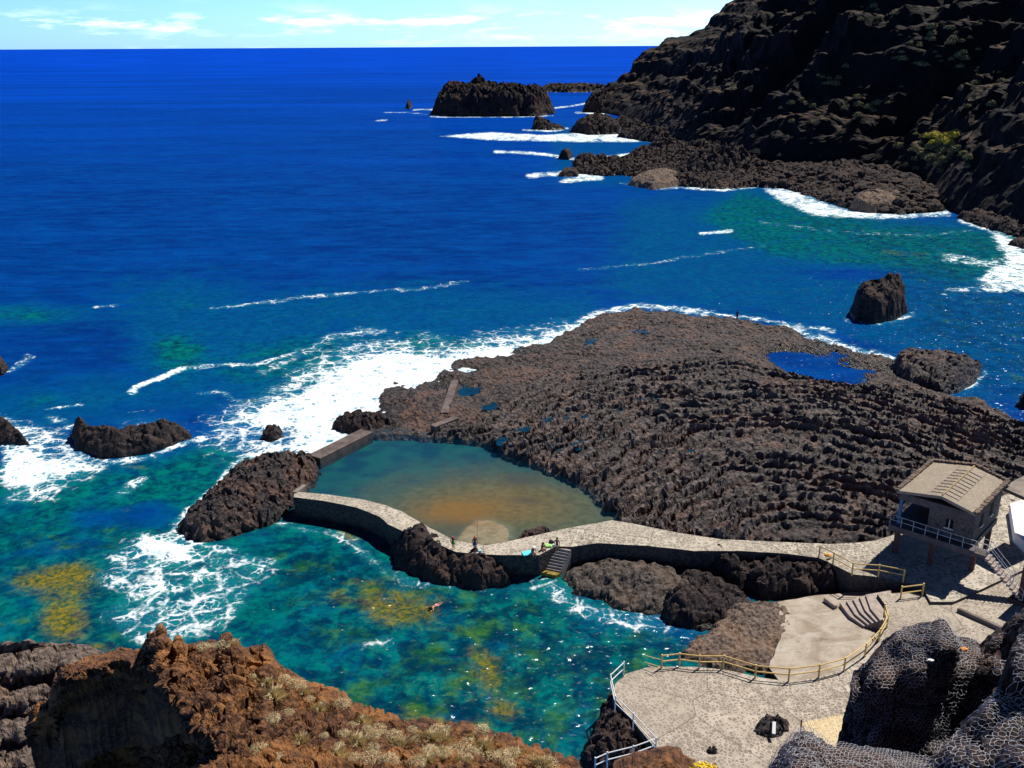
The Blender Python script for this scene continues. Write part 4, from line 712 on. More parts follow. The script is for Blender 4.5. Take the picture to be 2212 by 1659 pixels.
# dry tufts on the outcrop, round shrubs on the far slopes: every one its own object, standing where a ray meets the rock
def bvh_of(o): return BVHTree.FromPolygons([tuple(v.co) for v in o.data.vertices], [tuple(p.vertices) for p in o.data.polygons])
def ground_at(bvh, u, v):
    r = rays([u], [v])[0]; h, n, i, d = bvh.ray_cast(Vector((0, 0, CAM_H)), Vector(r).normalized()); return h
M['straw'] = flat_mat('dry_grass', (.72, .60, .36), .9, .25, 3); M['shrub'] = flat_mat('shrub_leaves', (.17, .155, .075), .9, .45, .6); M['shrub_yellow'] = flat_mat('shrub_yellow', (.42, .36, .05), .9, .35, .6)
M['flower'] = flat_mat('yellow_petals', (.80, .55, .01), .8, .15, 9)
def tuft_mesh(name, n, r, h, w, mat, seed):
    g = random.Random(seed); v = []; f = []
    for k in range(n):
        a = g.uniform(0, 6.283); q = abs(g.gauss(0, .5)); bx, by = math.cos(a) * r * .45 * q, math.sin(a) * r * .45 * q; L = h * g.uniform(.55, 1.1)
        tx, ty, tz = bx + math.cos(a) * r * (.2 + q) * g.uniform(.5, 1.1), by + math.sin(a) * r * (.2 + q) * g.uniform(.5, 1.1), L * (1 - .5 * min(q, 1.4)); b = g.uniform(0, 6.283); dx, dy = math.cos(b) * w, math.sin(b) * w
        i = len(v); v += [(bx - dx, by - dy, -.06), (bx + dx, by + dy, -.06), ((bx + tx) / 2 + dx * .7, (by + ty) / 2 + dy * .7, tz * .6), (tx, ty, tz)]; f += [(i, i + 1, i + 2, i + 3)]
    o = mesh_obj(name, v, np.array(f), M[mat], None, False); return o
def leaf_dome(name, n, r, h, s, mat, seed):
    g = np.random.default_rng(seed); d = g.normal(size=(n, 3)); d[:, 2] = np.abs(d[:, 2]); d /= np.linalg.norm(d, axis=1)[:, None]
    k = (.72 + .28 * g.random(n)) * (1 + .25 * perlin(d * 2.2, seed)); c = d * np.array([r, r, h]) * k[:, None]
    a = g.normal(size=(n, 3)); a /= np.linalg.norm(a, axis=1)[:, None]; b = np.cross(a, d); b /= np.linalg.norm(b, axis=1)[:, None] + 1e-6; q = s * (.6 + .8 * g.random(n))[:, None]
    V = np.stack([c - a * q, c + b * q * .5, c + a * q, c - b * q * .5], 1).reshape(-1, 3); F = np.arange(4 * n).reshape(-1, 4)
    return mesh_obj(name, V, F, M[mat], None, False)
def scatter(bvh, spots, protos, group, labels, cat, rng_s, first=[0]):
    g = random.Random(3); used = {}
    for k, (u, v) in enumerate(spots):
        h = ground_at(bvh, u, v)
        if h is None: continue
        pr = protos[k % len(protos)]
        if pr.name not in used: used[pr.name] = 1; o = pr
        else: o = pr.copy(); COL.objects.link(o)
        o.location = h; s = g.uniform(*rng_s); o.scale = (s, s, s * g.uniform(.8, 1.15)); o.rotation_euler = (0, 0, g.uniform(0, 6.28)); tag(o, labels[k % len(labels)], cat, group)
ob = bvh_of(outcrop); g = random.Random(11)
spots = [(560, 1466), (586, 1553), (545, 1462), (575, 1475), (640, 1478), (670, 1512), (690, 1532), (760, 1568), (742, 1585), (775, 1605), (815, 1580), (850, 1592), (868, 1610), (905, 1600), (930, 1625), (960, 1600), (985, 1622), (1010, 1612), (1045, 1612), (1060, 1640), (1085, 1634), (1120, 1632), (1150, 1650), (480, 1396), (500, 1393), (455, 1397), (440, 1400), (590, 1500), (620, 1540), (700, 1590), (725, 1630), (800, 1640), (840, 1645), (650, 1600), (560, 1620), (600, 1640), (1000, 1645), (900, 1648), (1100, 1652), (780, 1560), (740, 1520), (890, 1580), (1025, 1590), (948, 1582), (612, 1468), (655, 1495)]
spots += [(g.uniform(720, 1180), g.uniform(1575, 1655)) for k in range(20)]
protos = [tuft_mesh('dry_grass_tuft', 340, .22, .15, .006, 'straw', 1)] + [leaf_dome('dry_cushion', 1500, .24, .11, .008, 'straw', 7), leaf_dome('dry_cushion', 1700, .20, .13, .007, 'straw', 3)]
scatter(ob, spots, protos, 'dry grass tufts on the rusty outcrop', ['straw coloured tuft of dry grass rooted on the rusty foreground outcrop'], 'grass tuft', (.6, 1.25))
cb = bvh_of(cliff); spots = []
for (cu, cv, ru, rv, n) in [(2005, 332, 70, 34, 60), (2020, 110, 90, 45, 34), (1880, 225, 70, 30, 12), (1800, 180, 60, 30, 8), (1900, 30, 60, 25, 6), (2120, 200, 60, 70, 8), (1740, 240, 60, 25, 8)]:
    spots += [(cu + g.gauss(0, .5) * ru, cv + g.gauss(0, .5) * rv) for k in range(n)]
scatter(cb, spots, [leaf_dome('round_shrub', 420, 1.5, 1.3, .24, 'shrub', s) for s in (1, 2, 3)], 'round shrubs dotted over the dark cliff', ['dull olive rounded shrub growing on the dark headland slope'], 'shrub', (.6, 1.5))
spots = [(2040 + g.gauss(0, 22), 298 + g.gauss(0, 7)) for k in range(20)]
scatter(cb, spots, [leaf_dome('yellow_shrub', 420, 1.7, 1.2, .24, 'shrub_yellow', s) for s in (5, 6)], 'yellow shrubs on the cliff shelf', ['yellow green shrub in the bright clump on the cliff shelf'], 'shrub', (.8, 1.4))
fl = leaf_dome('flower_bush', 500, .28, .22, .03, 'flower', 9); fl.location = Q(1524, 1676, 13.2); tag(fl, 'bush of bright yellow flowers at the bottom edge beside the knoll', 'flower bush')

# ------------------------------------------------------------------ fences and railings
M['wood_yellow'] = flat_mat('varnished_pole', (.62, .42, .15), .65, .18, 5); M['white_rail'] = flat_mat('white_metal', (.70, .70, .70), .45, .06, 4, .5)
def fence(name, posts, h, rails, mat, label, r=.07, rr=.05, post_r=None, square=False, sag=0):
    root = empty(name, tuple(posts[0])); tag(root, label, 'fence' if 'fence' in name else 'railing'); b = Vector(root.location); ps = [Vector(tuple(p)) - b for p in posts]
    for p in ps:
        m = MB(); m.tube([p + Vector((0, 0, -.12)), p + Vector((0, 0, h + .06))], r, 8); m.build('post', M[mat], root)
    for z in rails:
        m = MB()
        for k in range(len(ps) - 1): m.tube([ps[k] + Vector((0, 0, h * z)), ps[k + 1] + Vector((0, 0, h * z))], rr, 6)
        m.build('rail', M[mat], root)
    return root
def FP(pts, z): return [Vector(tuple(q)) for q in PL(pts, z)]
fence('wooden_fence', FP([(1429, 1443), (1467, 1439), (1510, 1444), (1562, 1444), (1631, 1465), (1703, 1472), (1768, 1464), (1823, 1449), (1868, 1418), (1898, 1386), (1915, 1356), (1909, 1331)], PZ), 1.12, (.97, .52), 'wood_yellow', 'long curved yellow pole fence round the inlet ramp')
fence('wooden_fence', FP([(1769, 1203, W + .2), (1799, 1218, W + .2), (1840, 1241, W + .3), (1897, 1245, W + .3), (1951, 1255, W + .3)], 0), 1.12, (.97, .52), 'wood_yellow', 'yellow pole fence on the walkway edge above the dark boulders')
fence('wooden_fence', FP([(1945, 1293), (1992, 1287)], PZ), 1.15, (.95, .45), 'wood_yellow', 'short single span of yellow pole fence at the steps by the house')
fence('metal_railing', FP([(1347, 1461), (1318, 1489), (1328, 1536), (1367, 1574), (1416, 1628), (1367, 1646), (1311, 1660), (1285, 1672)], PZ), 1.25, (.98, .55), 'white_rail', 'white metal railing zigzagging along the seaward edge of the terrace', .05, .038)
m = MB()
for a, b in (((1427, 1425), (1394, 1416)), ((1427, 1441), (1392, 1430)), ((1420, 1446), (1400, 1437))): m.tube([Vector(tuple(P(*a, PZ + .5))), Vector(tuple(P(*b, PZ + .45)))], .03, 5)
tag(m.build('broken_poles', M['wood_yellow']), 'loose broken poles sticking out over the water past the fence end', 'poles')

# ------------------------------------------------------------------ stairs and small walls
M['step'] = flat_mat('step_stone', (.33, .27, .24), .85, .2, 2.5); M['algae_step'] = flat_mat('algae_step', (.24, .17, .03), .8, .5, 5); M['wetconc'] = flat_mat('weathered_concrete', (.115, .085, .075), .6, .35, .9)
def stairs(name, top, bot, wvec, n, label, last=None):
    root = empty(name, tuple(top)); tag(root, label, 'steps'); t0 = Vector(tuple(top)); t1 = Vector(tuple(bot)); w = Vector((*wvec, 0)); d = (t1 - t0); dz = d.z / n; d.z = 0; dd = d / n
    for k in range(n):
        a = dd * k; z = dz * (k + 1) + .04; m = MB(); poly = [a, a + dd * 1.06, a + dd * 1.06 + w, a + w]
        if (poly[1] - poly[0]).cross(poly[2] - poly[1]).z < 0: poly = poly[::-1]
        m.prism(poly, t1.z - t0.z - .6, z); m.build('step', M['step'], root)
    if last:
        a = dd * n; m = MB(); poly = [a, a + dd * 3.4, a + dd * 3.4 + w, a + w]
        if (poly[1] - poly[0]).cross(poly[2] - poly[1]).z < 0: poly = poly[::-1]
        m.prism(poly, -t0.z - .5, t1.z - t0.z - .12); m.build('landing', M['algae_step'], root)
    return root
a = P(1203, 1178, W); b = P(1180, 1228, .55); w = P(1234, 1184, W) - a; stairs('stone_steps', a, b, w[:2], 8, 'narrow stone steps from the walkway down to the water, yellow algae on the lowest', True)
root = empty('inlet_steps', tuple(P(1860, 1315, 1.1))); tag(root, 'curved pale steps leading from the terrace down to the bathing ramp', 'steps'); o0 = Vector(root.location)
for k in range(5):
    t = k / 5; A0 = (1814 + 70 * t, 1302 - 22 * t); B0 = (1866 + 44 * t, 1352 - 16 * t); z = 1.1 + .19 * (k + 1); zz = [A0, ((A0[0] + B0[0]) / 2 - 5, (A0[1] + B0[1]) / 2 + 3), B0, (1925, 1345), (1925, 1275)]
    q = [Vector(tuple(P(u, v, z))) - o0 for u, v in zz]; q = [Vector((e.x, e.y, 0)) for e in q]; m = MB(); m.prism(q if sum(q[i].cross(q[(i + 1) % 5]).z for i in range(5)) > 0 else q[::-1], -.4, z - o0.z); m.build('step', M['step'], root)
def wallbox(name, a, b, w, z0, z1, mat, label, cat='wall'):
    a = Vector(tuple(a)); b = Vector(tuple(b)); d = (b - a); d.z = 0; n = Vector((-d.y, d.x, 0)).normalized() * w; z = Vector((0, 0, 1)); m = MB()
    q = [a, b, b + n, a + n]; m.prism([Vector((e.x, e.y, 0)) for e in q], z0, z1); o = m.build(name, M[mat]); bv = o.modifiers.new('b', 'BEVEL'); bv.width = .04; bv.segments = 1; return tag(o, label, cat)
wallbox('concrete_wall', P(692, 1003, 1.0), P(806, 945, 1.0), 1.9, -.8, 1.75, 'wetconc', 'thick weathered concrete wall holding back the surf at the pool corner')
wallbox('concrete_wall', P(940, 925, 1.8), P(992, 905, 1.8), .9, .2, 2.0, 'wetconc', 'short concrete wall stub on the rocks behind the pool', 'wall')
wallbox('concrete_wall', P(968, 895, 1.6), P(990, 825, 1.6), 1.0, .2, 1.85, 'wetconc', 'narrow concrete wall beside the blue rock pool on the shelf', 'wall')
wallbox('concrete_wall', P(640, 1066, 2.3), P(662, 1050, 2.3), .5, 1, 2.45, 'conc', 'short concrete sill joining the walkway to the big rock', 'wall')
wallbox('concrete_kerb', P(1778, 1296, 1.0), P(1802, 1314, 1.0), .35, .6, 1.25, 'step', 'low concrete kerb on the bathing ramp next to the shaded wall', 'kerb')
# rocks growing out of the terrace
rock('terrace_rock', [(1618, 1580), (1650, 1600), (1690, 1598), (1718, 1580), (1712, 1556), (1690, 1545), (1650, 1545), (1625, 1560)], 2.9, 1.0, 'spiky brown lava rock left standing in the middle of the cobbled terrace', z=PZ, base=1.9, zb=1.7, step=.1, edge=.5, rough=.5, freq=1.1, seed=60, mat='lava')
rock('terrace_rock', [(1513, 1620), (1530, 1636), (1555, 1634), (1562, 1618), (1540, 1606)], 2.6, .6, 'small dark lava rock poking through the terrace near its lower edge', z=PZ, base=1.9, zb=1.7, step=.08, edge=.35, rough=.35, freq=1.6, seed=61, mat='basalt')
m = MB(); c = P(1672, 1572, 3.05); m.box(c, (.22, .85, .06), R(-15), R(25)); tag(m.build('white_plank', M['white_rail']), 'small white plank lying on the spiky terrace rock', 'plank')
# straw canopy
M['cane'] = flat_mat('cane', (.72, .58, .36), .9, .25, 8); M['rustpost'] = flat_mat('rusty_post', (.16, .04, .025), .7, .3, 5)
def canopy():
    q = [P(1731, 1562, 4.2), P(1836, 1540, 4.2), P(1862, 1612, 4.0), P(1772, 1640, 4.0)]; q = [Vector(tuple(e)) for e in q]; root = empty('straw_canopy', tuple(q[0] - Vector((0, 0, 2.2)))); b = Vector(root.location); tag(root, 'pale cane sunshade roof on thin posts beside the netted boulder', 'canopy')
    m = MB(); g = random.Random(4); n = 46
    for k in range(n):
        t = (k + .5) / n; a = q[0].lerp(q[1], t); c = q[3].lerp(q[2], t); j = g.uniform(-.06, .06); m.tube([a - b + Vector((0, j, g.uniform(-.02, .03))), c - b + Vector((0, j, g.uniform(-.02, .03)))], .038, 5)
    m.build('cane_mat', M['cane'], root); m = MB()
    for t in (.1, .5, .9): m.tube([q[0].lerp(q[3], t) - b + Vector((0, 0, -.07)), q[1].lerp(q[2], t) - b + Vector((0, 0, -.07))], .04, 6)
    m.build('beam', M['wood_yellow'], root)
    for e in q:
        m = MB(); m.tube([e - b + Vector((0, 0, .25)), Vector((e.x - b.x, e.y - b.y, -.1))], .05, 7); m.build('post', M['rustpost'], root)
canopy()

# ------------------------------------------------------------------ the house on stilts
M['house'] = rock_mat('house_stone', (.045, .038, .036), (.15, .125, .115), (.17, .14, .11), .4, 2.0, .05, 0, (.30, .27, .24)); M['slab'] = flat_mat('slab_concrete', (.10, .085, .085), .85, .25, 1.5)
M['redwall'] = flat_mat('dark_red_wall', (.05, .014, .012), .8, .2, 2); M['column'] = flat_mat('column_paint', (.09, .035, .032), .8, .25, 3); M['blue'] = flat_mat('blue_paint', (.05, .16, .30), .6, .15, 3); M['roof'] = cobble_mat('roof_tiles', 5.5, (.40, .33, .26), (.30, .25, .20), (.42, .35, .27), .05); M['dark'] = flat_mat('dark_glass', (.01, .01, .012), .8, .1, 3, .1); M['ochre'] = flat_mat('ochre_ridge', (.34, .25, .12), .85, .4, 4); M['house_rail'] = flat_mat('house_rail', (.42, .43, .47), .5, .1, 4, .4); M['white_tile'] = flat_mat('white_floor', (.85, .82, .78), .7, .12, .5)
def house():
    zs = 5.1; o = P(2103, 1204, zs); a = P(1918, 1144, zs) - o; LA = np.linalg.norm(a[:2]); A = Vector((a[0] / LA, a[1] / LA, 0)); B = Vector((A.y, -A.x, 0)); 
    if B.y < 0: B = -B
    root = empty('stilt_house', (o[0], o[1], ZU)); tag(root, 'stone house on stilts with a wrap balcony and a low gabled stone roof', 'house')
    def L(x, y, z): q = A * x + B * y; return Vector((q.x, q.y, z - ZU))          # x along the front to the left, y back, z absolute
    def bx(name, x0, x1, y0, y1, z0, z1, mat, par=root):
        m = MB(); q = [L(x0, y0, 0), L(x0, y1, 0), L(x1, y1, 0), L(x1, y0, 0)]
        if (q[1] - q[0]).cross(q[2] - q[1]).z < 0: q = q[::-1]
        m.prism(q, z0 - ZU, z1 - ZU); return m.build(name, M[mat], par)
    def tub(name, pts, r, mat, par=root):
        m = MB()
        for pp in pts: m.tube([L(*q) for q in pp], r, 6)
        return m.build(name, M[mat], par)
    D = 7.7; fs = bx('floor_slab', 0, LA, 0, 1.1, zs, zs + .55, 'slab'); bx('rear_slab', .5, LA, 1.103, D, zs, zs + .547, 'slab', fs); zf = zs + .55; zr = zf + 3.0
    for x, y in ((LA - .6, .9), (LA - .6, D - .8), (LA / 2, .9), (LA / 2, D - .8), (.6, 2.4), (.9, D - .5)): bx('column', x - .2, x + .2, y - .2, y + .2, ZU - .15, zs - .003, 'column')
    w = bx('wall', .62, LA * .60, 1.05, D + .5, zf + .003, zr, 'house'); bx('porch_wall', LA * .60 + .003, LA - 1.2, 3.6, D - .1, zf + .003, zr - .003, 'redwall')
    for (x, z0, z1) in ((2.6, zf + .9, zf + 1.7),): wi = bx('window', x - .3, x + .3, 1.0, 1.047, z0, z1, 'dark'); bx('sill', x - .4, x + .4, .93, .998, z0 - .1, z0, 'white_rail', wi); bx('frame', x - .03, x + .03, .97, .998, z0 + .002, z1, 'white_rail', wi)
    for y in (3.0, 5.6): wi = bx('window', .57, .617, y - .3, y + .3, zf + 1.1, zf + 2.2, 'dark'); bx('sill', .49, .568, y - .4, y + .4, zf + 1.0, zf + 1.1, 'white_rail', wi)
    bx('pillar', LA - .75, LA - .5, .5, .75, zf + .003, zr - .4, 'blue'); bx('beam', .5, LA - .35, .45, .9, zr - .55, zr + .1, 'slab'); bx('side_beam', LA - .75, LA - .35, .903, D - .2, zr - .5, zr + .1, 'slab')
    # roof: two slopes, rough stone edging, ladder of battens along the ridge
    x0, x1, y0, y1, xr, ez, rz = .45, LA - .2, .25, D + 1.0, LA * .46, zr + .12, zr + .82; m = MB()
    for s in ((x0, ez), (x1, ez)):
        top = [L(s[0], y0, s[1] + .16), L(xr, y0, rz + .16), L(xr, y1, rz + .16), L(s[0], y1, s[1] + .16)]; bot = [q - Vector((0, 0, .26)) for q in top]; m.add(top + bot, [(0, 1, 2, 3), (7, 6, 5, 4), (0, 4, 5, 1), (2, 6, 7, 3), (3, 7, 4, 0)])
    rf = m.build('roof', M['roof'], root); m = MB(); g = random.Random(8)
    def rim(p, q):
        n = int((q - p).length / .28)
        for k in range(n): e = p.lerp(q, (k + .5) / n) + Vector((0, 0, .21)); m.box(e, (g.uniform(.28, .45), g.uniform(.28, .42), g.uniform(.2, .34)), g.uniform(0, 1.5))
    rim(L(x1, y0, ez), L(x1, y1, ez)); rim(L(x0, y0, ez), L(x0, y1, ez)); rim(L(x0, y1, ez), L(xr, y1, rz)); rim(L(x1, y1, ez), L(xr, y1, rz)); m.build('edging', M['grayrock'], rf)
    def rp(x, y): z = ez + (rz - ez) * (1 - abs(x - xr) / ((x1 - xr) if x > xr else (xr - x0))); return L(x, y, z + .2)
    m = MB()
    for k in range(9): y = y0 + .7 + k * .75; m.tube([rp(xr + 1.1, y), rp(xr + .06, y)], .03, 5); m.tube([rp(xr - .06, y), rp(xr - 1.2, y)], .03, 5)
    m.tube([rp(xr + 1.1, y0 + .5), rp(xr + 1.1, y1 - .5)], .025, 5); m.tube([rp(xr + .6, y0 + .5), rp(xr + .6, y1 - .5)], .025, 5); m.tube([rp(xr - 1.2, y0 + .5), rp(xr - 1.2, y1 - .5)], .025, 5); m.build('battens', M['step'], rf)
    m = MB(); m.tube([rp(xr, y0 + .2), rp(xr, y1 - .2)], .07, 6); m.build('ridge_cap', M['ochre'], rf)
    # balcony railing
    zt = zf + .95; posts = [(LA - .06, .08), *[(LA * k / 7, .08) for k in range(0, 7)], (LA - .06, 1.6), (LA - .06, 3.2), (LA - .06, 4.8)]; rl = empty('railing'); rl.parent = root
    for x, y in posts: tub('post', [[(x, y, zf), (x, y, zt)]], .028, 'house_rail', rl)
    for z in (zt, zf + .5): tub('rail', [[(0, .08, z), (LA - .06, .08, z), (LA - .06, 4.8, z)]], .028, 'house_rail', rl)
    # outside stairs going down to the right
    st = empty('staircase'); st.parent = root; n = 12; run = 3.3
    bx('landing', -.9, -.003, -.1, 1.0, zf - .35, zf - .05, 'slab', st)
    m = MB()
    for k in range(n):
        xa = -.9 - run * k / n; z = zf - .05 - (zf - ZU) * (k + 1) / (n + 1); q = [L(xa, -.1, 0), L(xa - run / n, -.1, 0), L(xa - run / n, 1.0, 0), L(xa, 1.0, 0)]
        if (q[1] - q[0]).cross(q[2] - q[1]).z < 0: q = q[::-1]
        m.prism(q, z - .22 - ZU, z - ZU)
    m.build('flight', M['step'], st)
    for y in (-.05, .95): tub('handrail', [[(-.05, y, zf + .95), (-.9, y, zf + .95), (-.9 - run, y, ZU + .95)], [(-.05, y, zf + .5), (-.9, y, zf + .5), (-.9 - run, y, ZU + .5)], *[[(-.9 - run * t, y, zf - (zf - ZU) * t - .1), (-.9 - run * t, y, zf - (zf - ZU) * t + .95)] for t in (0, .33, .66, 1)]], .025, 'house_rail', st)
house()
m = MB(); q = PL([(2182, 1088), (2330, 1040), (2330, 1190), (2216, 1172), (2192, 1150)], 3.6); m.prism([Vector((e[0], e[1], 0)) for e in q][::-1], 2.5, 3.6); o = m.build('white_terrace', M['white_tile']); tag(o, 'dazzling white raised terrace floor behind the stilt house at the right edge', 'terrace')
m = MB(); q = PL([(2164, 1052), (2230, 1018), (2300, 1040), (2215, 1075)], 8.6); m.prism([Vector((e[0], e[1], 0)) for e in q][::-1], 8.3, 8.6); tag(m.build('flat_roof', M['conc']), 'strip of grey flat roof adjoining the stilt house at the right edge', 'roof')
m = MB(); c = P(2222, 1300, ZU); m.box((c[0] + .3, c[1] + .6, 5.0), (1.5, 1.2, 6.0), R(40)); m.box((c[0] - .5, c[1] + .5, 2.2), (1.3, 1.3, .9), R(40)); tag(m.build('stone_pillar', M['column']), 'massive dark pillar with a plinth at the right edge of the terrace', 'pillar')
wallbox('shadow_kerb', P(2066, 1322, PZ), P(2160, 1364, PZ), .35, PZ - .4, PZ + .34, 'wetconc', 'low dark kerb standing in for a shadow line across the terrace by the netted slope', 'kerb')  # added for the wedge of shadow at a step edge; dark concrete imitates the shade

# ------------------------------------------------------------------ loose boulders
def boulder_mesh(name, seed, mat):
    bm = bmesh.new(); bmesh.ops.create_icosphere(bm, subdivisions=3, radius=1); v = np.array([q.co[:] for q in bm.verts]); f1, f2 = worley(v * 1.3 + seed, seed)
    v = v * (1 + fbm(v * 1.1 + seed, 3, seed)[:, None] * .5 - .22 * f1[:, None]); v[:, 2] *= .75
    for q, c in zip(bm.verts, v): q.co = c
    me = bpy.data.meshes.new(name); bm.to_mesh(me); bm.free(); me.materials.append(M[mat]); o = bpy.data.objects.new(name, me); COL.objects.link(o); return o
def strew(targets, spots, protos, group, label, smin, smax, seed):
    g = random.Random(seed); used = set(); bv = [bvh_of(t) for t in targets]
    for k, (u, v) in enumerate(spots):
        hs = [h for h in (ground_at(b, u, v) for b in bv) if h is not None]
        if not hs: continue
        h = min(hs, key=lambda q: q.y)
        pr = protos[k % len(protos)]; o = pr if pr.name not in used else pr.copy()
        if pr.name in used: COL.objects.link(o)
        used.add(pr.name); s = smin + (smax - smin) * g.random() ** 2.2; o.location = h; o.scale = (s * g.uniform(.8, 1.3), s * g.uniform(.8, 1.2), s * g.uniform(.7, 1.1)); o.rotation_euler = (g.uniform(-.3, .3), g.uniform(-.3, .3), g.uniform(0, 6.28)); tag(o, label, 'boulder', group)
flats = [o for o in COL.objects if o.name.startswith('shore_flat')]; g = random.Random(21)
sp = [(g.uniform(1640, 2035), 0) for k in range(170)]; sp = [(u, np.interp(u, [1640, 1760, 1900, 2035], [364, 372, 385, 425]) + g.random() ** 1.2 * (np.interp(u, [1640, 1760, 1900, 2035], [402, 430, 460, 456]) - np.interp(u, [1640, 1760, 1900, 2035], [364, 372, 385, 425]))) for u, _ in sp]
strew(flats, sp, [boulder_mesh('boulder', s, 'basalt') for s in (1, 2, 3)], 'boulders strewn on the shore below the cliff', 'dark boulder lying among others on the shore under the cliff', .5, 2.4, 5)
sp = [(g.uniform(2080, 2230), g.uniform(470, 520)) for k in range(50)]
strew(flats, sp, [boulder_mesh('beach_stone', s, 'basalt') for s in (4, 5)], 'stones on the shore at the right edge', 'dark rounded stone on the small shore at the right edge', .3, 1.0, 6)
sp = [(g.uniform(1345, 1480), g.uniform(255, 318)) for k in range(46)]
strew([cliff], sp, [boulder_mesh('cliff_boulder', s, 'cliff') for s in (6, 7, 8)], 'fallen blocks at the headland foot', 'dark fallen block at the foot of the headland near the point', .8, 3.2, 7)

# ------------------------------------------------------------------ people
M['skin'] = flat_mat('tanned_skin', (.40, .205, .125), .6, .08, 9); M['skin_dark'] = flat_mat('brown_skin', (.17, .075, .045), .6, .08, 9)
for n, c in dict(green=(.09, .42, .03), blue=(.02, .05, .22), red=(.62, .05, .06), white_cloth=(.78, .76, .74), black=(.012, .012, .016), hair=(.03, .018, .012), maroon=(.20, .015, .03), cyan=(.10, .62, .72), lime=(.40, .75, .25), orange=(.70, .28, .05), navy=(.015, .025, .09), pink=(.62, .30, .28), rod=(.05, .045, .04), teal_plastic=(.30, .60, .58)).items(): M[n] = flat_mat(n + '_stuff', c, .75, .12, 12)
STAND = dict(pelvis=(0, 0, .53), waist=(0, .005, .62), chest=(0, 0, .73), neck=(0, .0, .835), head=(0, .012, .895), top=(0, .012, .955), sh=(.105, 0, .805), el=(.145, -.01, .63), wr=(.15, .05, .50), hip=(.052, 0, .50), kn=(.058, .015, .28), an=(.058, -.01, .045), toe=(.066, .075, .018))
SIT = dict(STAND, pelvis=(0, 0, .05), waist=(0, .01, .14), chest=(0, .045, .25), neck=(0, .075, .35), head=(0, .10, .41), top=(0, .105, .47), sh=(.105, .06, .325), el=(.135, .12, .17), wr=(.09, .22, .10), hip=(.055, .02, .045), kn=(.07, .235, .055), an=(.06, .24, -.19), toe=(.066, .32, -.215))
SWIM = dict(STAND, pelvis=(0, 0, -.03), waist=(0, .09, -.03), chest=(0, .2, -.01), neck=(0, .30, .02), head=(0, .36, .045), top=(0, .41, .07), sh=(.105, .27, 0), el=(.22, .36, -.01), wr=(.2, .48, 0), hip=(.052, -.03, -.04), kn=(.07, -.25, -.06), an=(.06, -.48, -.05), toe=(.06, -.54, -.06))
